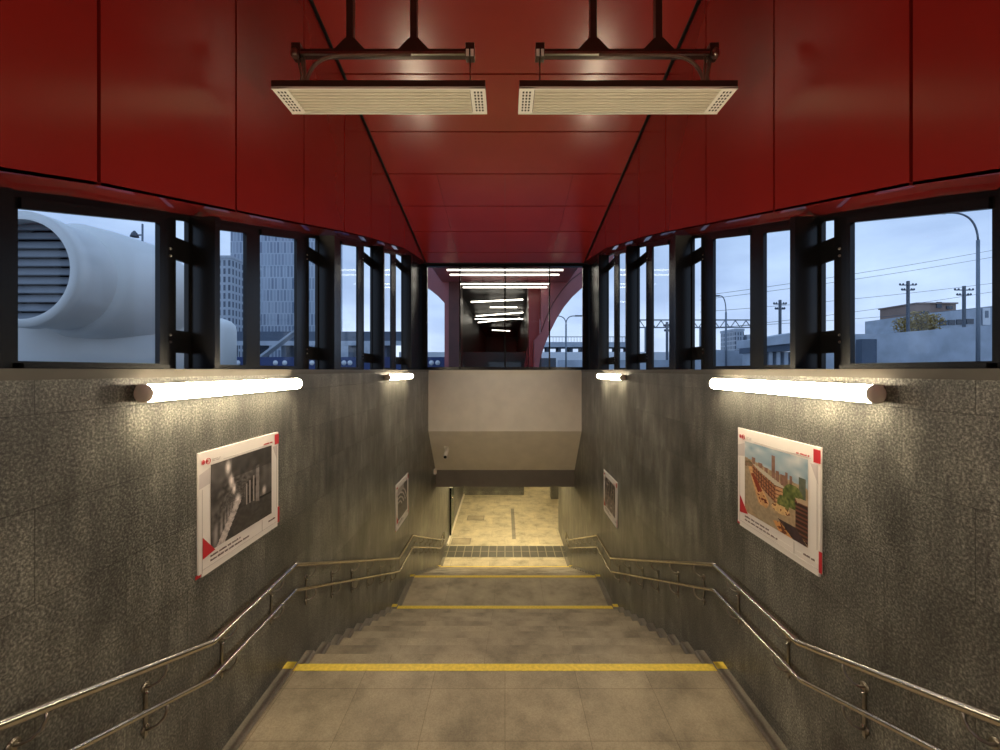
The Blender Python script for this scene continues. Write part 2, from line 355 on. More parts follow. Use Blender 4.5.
# ------------------------------------------------------------------ side glazing
WT = 0.03
def near_d(X): return F*WG/X
def far_d(X): return F*(WG+WT)/X
wins = [(487, 350), (294, 262), (245, 211), (164, 149), (123, 115), (98, 94)]
slots = [(329, 321), (196, 190), (141, 135), (109, 104)]
ztop = lambda d: zz(zred(d)-0.045)
def plate(mb, side, a, b, z0, z1f, m=None, x0=WG, x1=WG+WT):
    mb.prism([(a, z0), (b, z0), (b, z1f(b)), (a, z1f(a))], 'x', side*x0, side*x1, m or M['black'])
ordn = ['nearest the camera', 'second from the camera', 'third from the camera', 'farthest from the camera']
wn = 0; tn = 4
for side, nm in ((-1, 'left'), (1, 'right')):
    edges = []
    for k, (Xa, Xb) in enumerate(wins):
        a, b = near_d(Xa), far_d(Xb); edges.append((a, b)); wn += 1
        fw = min(0.035, (b-a)*0.2)
        zb = zz(0.04); zt = lambda d: zz(zred(d)-0.13)
        mb = MB()
        plate(mb, side, a-fw, b+fw, zz(0.004), lambda d: zb)                        # bottom rail
        mb.prism([(a-fw, zt(a-fw)), (b+fw, zt(b+fw)), (b+fw, ztop(b+fw)+(0.02 if k == 0 else 0.006)), (a-fw, ztop(a-fw)+(0.02 if k == 0 else 0.006))], 'x', side*WG, side*(WG+WT), M['black'])
        plate(mb, side, a-fw, a, zb, lambda d: zt(d)); plate(mb, side, b, b+fw, zb, lambda d: zt(d))
        # slim gasket rail inside
        mb.prism([(a, zt(a)-0.001), (b, zt(b)-0.001), (b, zt(b)+0.05), (a, zt(a)+0.05)], 'x', side*(WG-0.015), side*WG, M['black'])
        if k == 0: mb.box(side*(WG-0.05), side*WG, a-0.02, b+0.02, zz(0.006), zz(0.03), M['black'])
        w = struct(mb, 'window_%d' % wn)
        xg = side*(WG+0.015)
        mb = MB(); mb.face([(xg, a-0.005, zb-0.005), (xg, b+0.005, zb-0.005), (xg, b+0.005, zt(b)+0.005), (xg, a-0.005, zt(a)+0.005)], M['glass'])
        mb.build('pane', w)
    # black filler between openings: before A, B|C mullion, end
    def filler(a, b, n, deep=0.02):
        mb = MB(); plate(mb, side, a, b, zz(0.004), ztop, x0=WG-deep)
        struct(mb, 'trim_%d' % n)
    A, B, Cw, D, E, G = edges
    f = 0.036
    tn += 1; filler(0.2, A[0]-f, tn)
    tn += 1; filler(B[1]+f, Cw[0]-f, tn, 0.0)
    tn += 1; filler(G[1]+0.02, 10.2, tn, 0.0)
    gaps = [(A[1], B[0]), (Cw[1], D[0]), (D[1], E[0]), (E[1], G[0])]
    for k, ((ga, gb), (Xa, Xb)) in enumerate(zip(gaps, slots)):
        sa, sb = near_d(Xa), far_d(Xb)
        fa = min(0.036, (edges[[0, 2, 3, 4][k]][1]-edges[[0, 2, 3, 4][k]][0])*0.2)
        fb = min(0.036, (edges[[1, 3, 4, 5][k]][1]-edges[[1, 3, 4, 5][k]][0])*0.2)
        a, b = ga+fa, gb-fb
        t = thing('steel_column', 'tall black steel column of the %s glass wall, %s' % (nm, ordn[k]), 'column', (side*WG, sa, EYE), 'slotted black columns between the windows')
        def bld(mb, name, par=t): return mb.build(name, par, origin=None)
        def L(mb, name):
            bmesh.ops.translate(mb.bm, verts=mb.bm.verts, vec=-Vector(t.location)); return mb.build(name, t)
        mb = MB(); plate(mb, side, a, max(sa, a+0.01), zz(0.006), ztop); L(mb, 'plate')
        mb = MB(); plate(mb, side, sb, b, zz(0.006), ztop); L(mb, 'plate')
        for h0, h1 in ((None, None),):
            mb = MB(); mb.box(side*(WG), side*(WG+0.02), sa, sb, zz(0.113), zz(0.26), M['black']); L(mb, 'batten')
            zc = zred((sa+sb)/2)
            mb = MB(); mb.box(side*(WG), side*(WG+0.02), sa, sb, zz(zc-0.37), zz(zc-0.225), M['black']); L(mb, 'batten')
            mb = MB(); mb.prism([(sa, zz(zred(sa)-0.10)), (sb, zz(zred(sb)-0.10)), (sb, ztop(sb)), (sa, ztop(sa))], 'x', side*WG, side*(WG+0.02), M['black']); L(mb, 'head_plate')
        # fin standing inward just behind the slot
        mb = MB(); fy = sb+0.02
        fin_in = 1.985 if k == 0 else 1.965
        mb.prism([(fy, zz(0.007)), (fy+0.05, zz(0.007)), (fy+0.05, zz(zred(fy+.05)-0.06)), (fy, zz(zred(fy)-0.06))], 'x', side*fin_in, side*WG, M['black'])
        L(mb, 'fin')
        # bolts
        for (yy, h) in ((sa-0.045, 0.18), (sa-0.045, 0.225), (sa-0.045, zred(sa)-0.30), (sa-0.045, zred(sa)-0.345)):
            mb = MB(); mb.lathe([(0.0001, -0.008), (0.007, -0.006), (0.009, 0)] if side > 0 else [(0.009, 0), (0.007, 0.006), (0.0001, 0.008)], (side*WG, yy, zz(h)), 'x', M['bracket'], 8)
            L(mb, 'bolt')

# ------------------------------------------------------------------ end wall: glazing, plaster upstand, beam
YG = 10.3
mb = MB()
for x in (460, 505, 549.5):
    xx = PX(x, YG); mb.box(xx-0.016, xx+0.016, YG-0.02, YG+0.04, zz(0.01), zz(2.65), M['black'])
mb.box(-2.2, 2.2, YG-0.1, YG+0.06, zz(2.65), zz(2.95), M['black'])
mb.box(-2.2, 2.2, YG-0.02, YG+0.06, zz(0.002), zz(0.075), M['black'])
mb.box(-2.2, -2.0, YG-0.02, YG+0.06, zz(0.075), zz(2.65), M['black']); mb.box(2.0, 2.2, YG-0.02, YG+0.06, zz(0.075), zz(2.65), M['black'])
w = struct(mb, 'window_13')
mb = MB(); mb.face([(-2.0, YG+0.01, zz(0.075)), (2.0, YG+0.01, zz(0.075)), (2.0, YG+0.01, zz(2.65)), (-2.0, YG+0.01, zz(2.65))], M['glass']); mb.build('pane', w)

mb = MB()
prof = [(10.44, 0.0), (10.44, -1.6), (11.5, -2.875)]
mb.prism([(10.44, zz(0.0)), (10.44, zz(-1.6)), (11.5, zz(-2.875)), (11.75, zz(-2.875)), (10.7, zz(-1.5)), (10.7, zz(0.0))], 'x', -2.0, 2.0, M['plaster'])
struct(mb, 'wall_far_upstand')
mb = MB(); mb.box(-2.0, 2.0, 11.5, 11.85, zz(-3.36), zz(-2.878), M['beam']); struct(mb, 'trim_11')
mb = MB(); mb.box(-2.3, 6.0, 11.85, 27.0, zz(-3.1), zz(-2.88), M['plaster']); struct(mb, 'ceiling_passage')

# ------------------------------------------------------------------ floors and stairs
mb = MB(); mb.box(-2.0, 2.0, BACK, Y0, zz(-1.85), zz(-1.65), M['landing']); struct(mb, 'floor_entrance')
mb = MB(); mb.box(-2.0, 2.0, YB, Y1, zz(H1-0.3), zz(H1), M['landing']); struct(mb, 'floor_upper_landing')
mb = MB(); mb.box(-2.0, 2.0, Y2, Y3, zz(H2-0.3), zz(H2), M['tread']); struct(mb, 'floor_lower_landing')
mb = MB(); mb.box(-2.0, 2.0, Y4, 12.4, zz(H3-0.2), zz(H3), M['low_floor']); mb.box(-2.0, 6.0, 12.4, 27.0, zz(H3-0.2), zz(H3), M['low_floor'])
struct(mb, 'floor_passage')
def kerb_landing(y0, y1, h, n):
    for s in (-1, 1):
        mb = MB(); mb.prism([(s*1.905, zz(h)), (s*1.912, zz(h+0.012)), (s*1.925, zz(h+0.018)), (s*1.999, zz(h+0.02)), (s*1.999, zz(h))], 'y', y0, y1, M['kerb'])
        struct(mb, 'trim_%d' % (n+(s > 0)))
kerb_landing(YB, Y1-0.001, H1, 12); kerb_landing(Y2+0.002, Y3-0.001, H2, 14); kerb_landing(Y4+0.002, 12.8, H3, 16)

def flight(ytop, ztop_, risers, tread, label, yellow=True):
    t = thing('staircase', label, 'stairs', (0, ytop, zz(ztop_)))
    rise = 0.15
    def L(mb, name):
        bmesh.ops.translate(mb.bm, verts=mb.bm.verts, vec=-Vector(t.location)); return mb.build(name, t)
    for k in range(1, risers):
        y = ytop+(k-1)*tread; z = ztop_-k*rise
        mb = MB(); mb.box(-1.999, 1.999, y-0.0, y+tread, zz(z-0.3), zz(z), M['tread'])
        L(mb, 'step')
    for s in (-1, 1):
        mb = MB()
        for k in range(1, risers):
            y = ytop+(k-1)*tread; z = ztop_-k*rise
            mb.prism([(s*1.905, zz(z)), (s*1.912, zz(z+0.02)), (s*1.925, zz(z+0.03)), (s*1.999, zz(z+0.032)), (s*1.999, zz(z))], 'y', y+0.001, y+tread+0.012, M['kerb'])
        L(mb, 'side_kerb')
    if yellow:
        for (y, z) in ((ytop, ztop_), (ytop+(risers-1)*tread, ztop_-(risers-1)*rise)):
            mb = MB(); mb.box(-1.905, 1.905, y-0.082, y+0.003, zz(z+0.0005), zz(z+0.003), M['yellow'])
            mb.box(-1.905, 1.905, y+0.0005, y+0.003, zz(z-0.012), zz(z+0.0005), M['yellow'])
            for s in (-1, 1): mb.box(s*1.908, s*1.999, y-0.082, y+0.003, zz(z+(0.0205 if y == ytop else 0.0325)), zz(z+(0.022 if y == ytop else 0.034)), M['yellow'])
            L(mb, 'yellow_strip')
    return t
flight(Y0, -1.65, 7, 0.34, 'short flight of stone steps down from the entrance to the upper landing', False)
flight(Y1, H1, 11, T, 'upper long flight of beige stone steps starting at the wide yellow strip')
flight(Y3, H2, 11, T, 'lowest flight of stone steps down to the bright passage floor')

mb = MB(); mb.box(-1.998, 1.998, 12.81, 13.64, zz(H3), zz(H3+0.006), M['tactile'])
mb.build('tactile_paving', label='band of dark square tactile tiles across the foot of the stairs', cat='tactile paving')

# passage beyond the beam
mb = MB(); mb.box(-2.0, 0.91, 19.2, 19.5, zz(H3), zz(-3.1), M['stone']); struct(mb, 'wall_passage_far')
mb = MB(); mb.box(-2.3, 6.3, 27.0, 27.2, zz(H3), zz(-3.1), M['plaster']); struct(mb, 'wall_passage_end')
mb = MB(); mb.box(6.0, 6.2, 12, 27.0, zz(H3), zz(-3.1), M['plaster']); struct(mb, 'wall_passage_side')
mb = MB(); mb.box(2.32, 6.0, 14.85, 15.0, zz(H3), zz(-3.1), M['stone']); struct(mb, 'wall_passage_return')
mb = MB(); mb.box(-2.3, -2.1, 19.5, 27.0, zz(H3), zz(-3.1), M['plaster']); struct(mb, 'wall_passage_left')
mb = MB(); mb.box(2.14, 2.6, 18.6, 19.1, zz(H3), zz(-3.1), M['stone'], 0.01)
mb.build('square_pillar', label='dark square stone pillar at the back of the lower passage', cat='pillar')
mb = MB(); mb.box(-1.995, -1.93, 13.7, 19.18, zz(H3), zz(H3+0.06), M['plaster'], 0.005); struct(mb, 'baseboard_left')
# hatches in the passage floor
def hatch(x0, x1, yb, yt, label, name='floor_hatch'):
    d1, d0 = 6.0*F/(yb-370), 6.0*F/(yt-370)
    mb = MB(); X0, X1 = PX(x0, (d0+d1)/2), PX(x1, (d0+d1)/2)
    mb.box(X0, X1, d1, d0, zz(H3), zz(H3+0.004), M['landing'])
    for a, b, c, e in ((X0-.03, X0, d1-.03, d0+.03), (X1, X1+.03, d1-.03, d0+.03), (X0, X1, d1-.03, d1), (X0, X1, d0, d0+.03)):
        mb.box(a, b, c, e, zz(H3), zz(H3+0.007), M['kerb'])
    mb.build(name, label=label, cat='floor hatch')
hatch(468, 483.5, 520, 516, 'small rectangular floor hatch in the middle left of the passage floor')
hatch(452.5, 470, 544, 538.5, 'pale rectangular floor hatch just behind the tactile tiles on the left')
mb = MB(); mb.box(PX(511.5, 15.5), PX(515, 15.5), 14.2, 17.3, zz(H3), zz(H3+0.005), M['kerb'])
mb.build('floor_channel', label='narrow drain channel running lengthwise down the passage floor', cat='drain channel')
# glass door leaf folded against left passage wall
t = thing('glass_door', 'open glass door with dark edge post on the left of the lower passage', 'door', (-2.0, 14.4, zz(H3)))
def LT(t, mb, name):
    bmesh.ops.translate(mb.bm, verts=mb.bm.verts, vec=-Vector(t.location)); return mb.build(name, t)
mb = MB(); mb.box(-1.99, -1.93, 14.35, 14.42, zz(H3+0.01), zz(-3.65), M['black']); LT(t, mb, 'post')
mb = MB(); mb.box(-1.97, -1.955, 14.42, 15.4, zz(H3+0.01), zz(-3.65), M['glass_door']); LT(t, mb, 'pane')
mb = MB(); mb.tube([(-1.93, 14.36, zz(-4.6)), (-1.86, 14.36, zz(-4.6)), (-1.86, 14.36, zz(-5.0)), (-1.93, 14.36, zz(-5.0))], 0.018, M['steel'], 8); LT(t, mb, 'handle')
mb = MB(); mb.box(-1.99, -1.88, 14.33, 14.41, zz(-4.22), zz(-4.16), M['clear_plastic'], 0.004); LT(t, mb, 'closer')

# ------------------------------------------------------------------ back of the entrance (behind the viewer)
mb = MB()
mb.box(-2.3, -1.0, BACK-0.15, BACK, 0, zz(5.1), M['red']); mb.box(1.0, 2.3, BACK-0.15, BACK, 0, zz(5.1), M['red'])
mb.box(-1.0, 1.0, BACK-0.15, BACK, 2.2, zz(5.1), M['red']); struct(mb, 'wall_back')
mb = MB()
for x0, x1 in ((-1.0, -0.92), (-0.04, 0.04), (0.92, 1.0)): mb.box(x0, x1, BACK-0.1, BACK-0.05, 0, 2.2, M['black'])
for z0, z1 in ((0, 0.1), (2.1, 2.2)): mb.box(-1, 1, BACK-0.1, BACK-0.05, z0, z1, M['black'])
w = struct(mb, 'door_1')
mb = MB(); mb.box(-0.92, 0.92, BACK-0.08, BACK-0.07, 0.1, 2.1, M['glass']); mb.build('pane', w)

# ------------------------------------------------------------------ wall lamps
def wall_lamp(side, y0, y1, label, zc=-0.125, r=0.048, mat='tube', group='tube lamps on the stone walls'):
    xw = 2.0; xc = side*(xw-0.075)
    t = thing('wall_lamp', label, 'wall lamp', (side*xw, y0, zz(zc)), group)
    mb = MB(); n = 18; i = mb.mi(M[mat]); rows = []
    for yy in (y0+0.02, y1-0.02):
        rows.append([mb.bm.verts.new((xc-side*r*math.cos(a), yy, zz(zc)+r*math.sin(a))) for a in [math.radians(-105+210*k/n) for k in range(n+1)]])
    for k in range(n):
        f_ = mb.bm.faces.new([rows[0][k], rows[0][k+1], rows[1][k+1], rows[1][k]]); f_.material_index = i; f_.smooth = True
    mb.bm.faces.new([rows[0][0], rows[0][n], rows[1][n], rows[1][0]]).material_index = mb.mi(M['endcap'])
    LT(t, mb, 'diffuser')
    for a, b in ((y0, y0+0.02), (y1-0.02, y1)):
        mb = MB(); sgn = 1 if a == y0 else -1; e = a if sgn > 0 else b; i_ = b if sgn > 0 else a
        mb.lathe([(0.001, e), (r*0.75, e), (r*1.02, e+sgn*0.008), (r*1.04, i_)], (xc, 0, zz(zc)), 'y', M['endcap'], 24); LT(t, mb, 'end_cap')
    mb = MB(); mb.box(side*1.999, side*1.965, y0+0.05, y1-0.05, zz(zc-r*0.9), zz(zc+r*0.9), M['endcap'], 0.003); mb.box(side*1.97, xc+side*r*0.05, y0+0.021, y1-0.021, zz(zc-r*0.96), zz(zc+r*0.96), M['endcap'], 0.003); LT(t, mb, 'housing')
    for yy in (y0+0.35, y1-0.35):
        mb = MB(); mb.box(side*1.985, side*1.96, yy-0.015, yy+0.015, zz(zc-0.03), zz(zc+0.055), M['bracket']); LT(t, mb, 'clip')
    return t
wall_lamp(-1, 2.115, 3.72, 'long glowing tube lamp on left stone wall above the tunnel poster')
wall_lamp(1, 2.06, 3.69, 'long glowing tube lamp on right stone wall above the street poster')
wall_lamp(-1, 6.58, 8.2, 'distant glowing tube lamp on left stone wall near the far glazing')
wall_lamp(1, 6.56, 8.2, 'distant glowing tube lamp on right stone wall near the far glazing')
wall_lamp(-1, -2.35, -0.7, 'unseen tube lamp added for fill light on the left stone wall beside the entrance doors')  # this pair is added out of view, to brighten near walls, ceiling and heaters
wall_lamp(1, -2.35, -0.7, 'unseen tube lamp added for fill light on the right stone wall beside the entrance doors')
for s, w_ in ((-1, 'left'), (1, 'right')):
    wall_lamp(s, 12.7, 14.3, 'tube lamp high on the %s wall of the lower passage behind the beam' % w_, zc=-3.3, mat='tube_low', group='passage lamps hidden behind the beam')
def ceiling_tube(x, y, L_, label, z=-3.15):
    t = thing('ceiling_lamp', label, 'ceiling lamp', (x, y, zz(-3.1)), 'ceiling lamps in the lower passage')
    mb = MB(); mb.box(x-L_/2, x+L_/2, y-0.06, y+0.06, zz(-3.14), zz(-3.101), M['endcap'], 0.005); LT(t, mb, 'housing')
    mb = MB(); mb.lathe([(0.03, -L_/2+0.03), (0.03, L_/2-0.03)], (x, y, zz(-3.17)), 'x', M['tube_low'], 16); LT(t, mb, 'diffuser')
ceiling_tube(0, 17.0, 1.5, 'ceiling tube lamp over the middle of the lower passage')
ceiling_tube(3.6, 21.5, 1.5, 'ceiling tube lamp over the back right of the lower passage')

# ------------------------------------------------------------------ hanging heaters
def heater(side, label):
    zb = zz(2.115); y0, y1 = 3.0, 3.3
    xa, xb = (-1.755, -0.148) if side < 0 else (0.108, 1.748)
    outer, inner = (xa, xb) if side < 0 else (xb, xa)
    t = thing('hanging_heater', label, 'heater', ((xa+xb)/2, 3.15, zz(hc(3.15))), 'ribbed panels hanging under the red ceiling')
    mb = MB(); mb.box(xa, xb, y0, y1, zb+0.008, zb+0.06, M['brown_metal'], 0.006); LT(t, mb, 'casing')
    ew = 0.115
    mb = MB(); n = 8; x0, x1 = xa+ew+0.004, xb-ew-0.004
    prof = []
    for k in range(n):
        a = y0+0.012+(y1-y0-0.024)*k/n; b = y0+0.012+(y1-y0-0.024)*(k+1)/n
        prof += [(a, zb+0.012), (a+(b-a)*0.2, zb-0.004), (a+(b-a)*0.7, zb-0.004), (b-0.004, zb+0.012)]
    prof = prof+[(y1-0.012, zb+0.02), (y0+0.012, zb+0.02)]
    mb.prism(prof, 'x', x0, x1, M['cream']); LT(t, mb, 'ribbed_panel')
    for a, b in ((xa, xa+ew), (xb-ew, xb)):
        mb = MB(); mb.box(a, b, y0, y1, zb-0.002, zb+0.008, M['cream_white'], 0.001); p = LT(t, mb, 'perforated_end')
        mb = MB()
        for i in range(3):
            for j in range(7):
                cx = a+0.033+i*0.025; cy = y0+0.045+j*0.035
                mb.box(cx-0.007, cx+0.007, cy-0.010, cy+0.010, zb-0.0032, zb-0.0022, M['hole'])
        bmesh.ops.translate(mb.bm, verts=mb.bm.verts, vec=-Vector(t.location)); mb.build('perforations', p)
    for a in (y0, y1-0.01):
        mb = MB(); mb.box(xa, xb, a, a+0.01, zb-0.006, zb+0.012, M['cream_white'], 0.001); LT(t, mb, 'edge_rail')
    # support bar
    s = side
    bo, bi = s*1.634, s*0.274
    mb = MB(); X0, X1 = min(bo, bi), max(bo, bi)
    zc = zz(2.50)
    mb.box(X0, X1, 3.125, 3.185, zc-0.03, zc+0.012, M['brown_metal'], 0.006); mb.box(X0, X1, 3.12, 3.14, zc-0.032, zc-0.012, M['bracket'], 0.002); LT(t, mb, 'support_bar')
    for e in (bo, bi):
        mb = MB(); mb.box(e-0.035, e+0.035, 3.118, 3.19, zc-0.05, zc+0.055, M['brown_metal'], 0.004); LT(t, mb, 'bar_end')
    for px in ((350.5, 414) if s < 0 else (593, 658)):
        x = PX(px, 3.15)
        mb = MB(); mb.box(x-0.026, x+0.026, 3.13, 3.18, zc+0.012, zz(hc(3.15))+0.01, M['brown_metal'])
        mb.prism([(x-0.12, zc+0.012), (x+0.12, zc+0.012), (x+0.035, zc+0.10), (x-0.035, zc+0.10)], 'y', 3.128, 3.182, M['brown_metal']); LT(t, mb, 'pole')
    # hangers
    mb = MB(); mb.tube([(bi, 3.15, zc-0.03), (bi+s*0.0, 3.15, zb+0.06)], 0.006, M['bracket'], 6); LT(t, mb, 'hanger_wire')
    mb = MB(); mb.box(bi-0.03, bi+0.03, 3.112, 3.117, zc-0.055, zc+0.0, M['clear_plastic'], 0.002); mb.box(bi-0.005, bi+0.005, 3.108, 3.112, zc-0.06, zc+0.0, M['black']); LT(t, mb, 'clip')
    xo = bo-s*0.03
    for dx in (0.0, 0.022, -0.03):
        mb = MB(); mb.tube([(xo+dx, 3.15, zc-0.03), (xo+dx*0.6-s*0.02, 3.15, zb+0.2), (xo+dx+s*0.0, 3.15, zb+0.06)], 0.008, M['conduit'], 6); LT(t, mb, 'hanger_wire')
    mb = MB(); pts = arc((bo-s*0.40, 3.12, zc-0.045), (bo-s*0.10, 3.12, zc-0.03), (bo-s*0.08, 3.12, zb+0.08), 10)
    mb.tube([(bo-s*0.9, 3.12, zc-0.04)]+pts, 0.013, M['conduit'], 8); LT(t, mb, 'power_hose')
    mb = MB(); mb.lathe([(0.02, -0.02), (0.03, -0.01), (0.03, 0.03), (0.015, 0.05)], (bo, 3.11, zc-0.05), 'z', M['bracket'], 10); LT(t, mb, 'gland')
heater(-1, 'left ribbed infrared heater panel hanging on two poles from red ceiling')
heater(1, 'right ribbed infrared heater panel hanging on two poles from red ceiling')

# ------------------------------------------------------------------ posters
def raster(fn, nx, ny, to_world):
    """A printed picture as a grid of coloured cells."""
    me = bpy.data.meshes.new('picture')
    vs = [to_world(i/nx, j/ny) for j in range(ny+1) for i in range(nx+1)]
    fs = [(j*(nx+1)+i, j*(nx+1)+i+1, (j+1)*(nx+1)+i+1, (j+1)*(nx+1)+i) for j in range(ny) for i in range(nx)]
    me.from_pydata(vs, [], fs)
    ca = me.color_attributes.new('Col', 'FLOAT_COLOR', 'CORNER')
    k = 0
    for j in range(ny):
        for i in range(nx):
            c = fn((i+0.5)/nx, (j+0.5)/ny)
            for q in range(4): ca.data[k].color = (*c, 1); k += 1
    me.materials.append(M['photo'])
    return me
rr = random.Random(3)
NOI = [[rr.random() for _ in range(64)] for _ in range(64)]
def noise(u, v):
    x, y = u % 64, v % 64; i, j = int(x), int(y); a, b = x-i, y-j
    g = lambda p, q: NOI[q % 64][p % 64]
    return (g(i, j)*(1-a)+g(i+1, j)*a)*(1-b)+(g(i, j+1)*(1-a)+g(i+1, j+1)*a)*b
def inpoly(u, v, P_):
    c = False; n = len(P_)
    for i in range(n):
        x1, y1 = P_[i]; x2, y2 = P_[i-1]
        if (y1 > v) != (y2 > v) and u < (x2-x1)*(v-y1)/(y2-y1)+x1: c = not c
    return c
def lin(c): return tuple((x/255)**2.2 for x in c)
def pic_tunnel(u, v):          # v downwards
    vu, vv = 0.40, 0.57
    du, dv = u-vu, v-vv
    ang = math.atan2(dv, du); r = math.hypot(du, dv)+1e-3
    g = 0.04+0.14*noise(ang*9+20, 3/r)
    # upper vault lamps
    for (a, b, w) in ((0.24, 0.10, 0.03), (0.29, 0.28, 0.03), (0.33, 0.40, 0.022)):
        e = ((u-a)/w)**2+((v-b)/(w*2.2))**2; g += 0.9*math.exp(-e)
    g += 0.5*math.exp(-(((u-0.39)/0.035)**2+((v-0.55)/0.05)**2))*1.6
    if du < 0 and dv > -0.02:   # lit ribs on left wall
        g += 0.22*math.exp(-((dv+du*0.9)/0.12)**2)*(0.5+0.5*math.sin(9/(0.07-du*0.8)))
    if dv > 0 and du > -dv*0.75:
        g = 0.055+0.05*noise(u*30, v*40)       # floor
        e = abs(du+0.55*dv-0.0); 
    if dv > 0.0:
        e = du+0.62*dv
        if abs(e) < 0.05+0.02*dv: g = 0.22+0.5*noise(u*45, v*45)
    if inpoly(u, v, [(0.70, 0.22), (0.76, 0.20), (0.76, 0.72), (0.69, 0.70)]): g = 0.20+0.08*noise(u*10, v*40)
    for a in (0.52, 0.58, 0.64):
        if a < u < a+0.022 and 0.42-(a-0.5)*0.6 < v < 0.68: g = 0.30
        if a+0.022 < u < a+0.05 and 0.38 < v < 0.66: g *= 0.4
    if u > 0.77 and v < 0.66: g = 0.06+0.10*noise(u*14, v*9)+0.6*math.exp(-(((u-0.85)/0.03)**2+((v-0.6)/0.05)**2))
    if u > 0.76 and 0.66 < v < 0.69: g = 0.02
    if v < 0.25 and u > 0.3: g = max(g*0.6, 0.03+0.06*noise(u*6, v*22))
    g = min(g, 0.9)
    g = g**1.25*1.5 if g < 0.5 else g
    return (g*0.9, g*0.8, g*0.76)
def pic_street(u, v):
    n = noise(u*40, v*40); sky = 0.16+0.12*u
    if v < sky+0.06:
        w = noise(u*8+3, v*14)
        c = tuple(a*(1-w)+b*w for a, b in zip((120, 150, 170), (215, 215, 210)))
    else: c = (150+40*n, 128+35*n, 100+30*n)
    # distant blocks
    for a, b, h in ((.06, .12, .22), (.14, .2, .16), (.25, .33, .2), (.36, .42, .24), (.48, .54, .05), (.545, .6, .22), (.62, .7, .25), (.69, .73, .2), (.75, .79, .22), (.88, .97, .2)):
        if a < u < b and h+0.03 < v < 0.42+0.1*u: c = (120-40*(u > .8)+30*n, 90+20*n, 75+20*n)
    if inpoly(u, v, [(0, .28), (.1, .25), (.2, .3), (.1, .45), (0, .5)]): c = (95+50*n, 80+35*n, 60+30*n)
    # road
    if inpoly(u, v, [(0.0, .35), (.08, .33), (.35, .72), (.62, .85), (.75, 1.0), (.3, 1.0), (0, .85)]): c = (150+25*n, 132+25*n, 108+20*n)
    # excavation
    if inpoly(u, v, [(.07, .34), (.14, .32), (.44, .72), (.40, .80), (.26, .78)]): c = (185+50*n, 140+40*n, 95+30*n)
    if inpoly(u, v, [(.12, .42), (.18, .40), (.33, .60), (.25, .64)]): c = (140, 60, 40)
    if inpoly(u, v, [(.24, .66), (.36, .64), (.42, .73), (.30, .76)]) and n > .5: c = (120, 60, 40)
    # long apartment block
    if inpoly(u, v, [(.14, .27), (.30, .30), (.74, .44), (.55, .46), (.28, .36)]): c = (190, 180, 160)
    if inpoly(u, v, [(.14, .28), (.28, .35), (.55, .45), (.55, .68), (.3, .55), (.16, .40)]):
        c = (165, 110, 78) if (int(u*70) % 3 and int((v-u*0.45)*60) % 3) else (105, 65, 48)
    if inpoly(u, v, [(.55, .45), (.73, .44), (.72, .62), (.55, .68)]):
        c = (200, 150, 110) if int((v+.1*u)*60) % 3 else (125, 85, 62)
    # trees
    if (u-.80)**2/.022+(v-.50)**2/.022 < 1 or (u-.66)**2/.008+(v-.63)**2/.010 < 1:
        c = (60+75*n, 75+65*n, 35+45*n)
    if inpoly(u, v, [(.83, .50), (1.0, .50), (1.0, .98), (.84, .86)]):
        c = (115, 75, 60) if int(v*40) % 2 else (60, 40, 36)
    if inpoly(u, v, [(.83, .49), (1.0, .47), (1.0, .53), (.86, .54)]): c = (185, 160, 130)
    if (u-.62)**2/.02+(v-.72)**2/.003 < 1: c = (200+40*n, 165+30*n, 115+20*n) if n < .7 else (120, 70, 45)
    if inpoly(u, v, [(.58, .85), (.84, .84), (1, 1), (.8, 1)]): c = (60+20*n, 48+15*n, 50+15*n)
    if inpoly(u, v, [(.50, .90), (.62, .88), (.8, 1.0), (.6, 1.0)]): c = (215, 150, 90) if n > .4 else (110, 60, 40)
    return lin(tuple(min(255, max(0, x))*0.95 for x in c))
def pic_arches(u, v):
    g = 0.04+0.05*noise(u*12, v*12)
    for k in range(4):
        rr_ = 0.32+0.13*k; e = abs(math.hypot((u-0.1)/1.2, (v-0.75))-rr_)
        if e < 0.02 and v < 0.6: g = 0.55
    if v > 0.62: g = 0.07+0.05*noise(u*20, v*20)
    if v < 0.15 and u < 0.6: g = 0.35
    return (g, g*0.88, g*0.86)
def pic_girders(u, v):
    g = 0.07+0.12*noise(u*14, v*14); c = (g*1.3, g*0.95, g*0.85)
    if int(u*9+v*2) % 2 and v < 0.55: c = (0.02, 0.02, 0.02)
    if noise(u*20+9, v*16) > 0.78: c = (0.5, 0.42, 0.36)
    return c

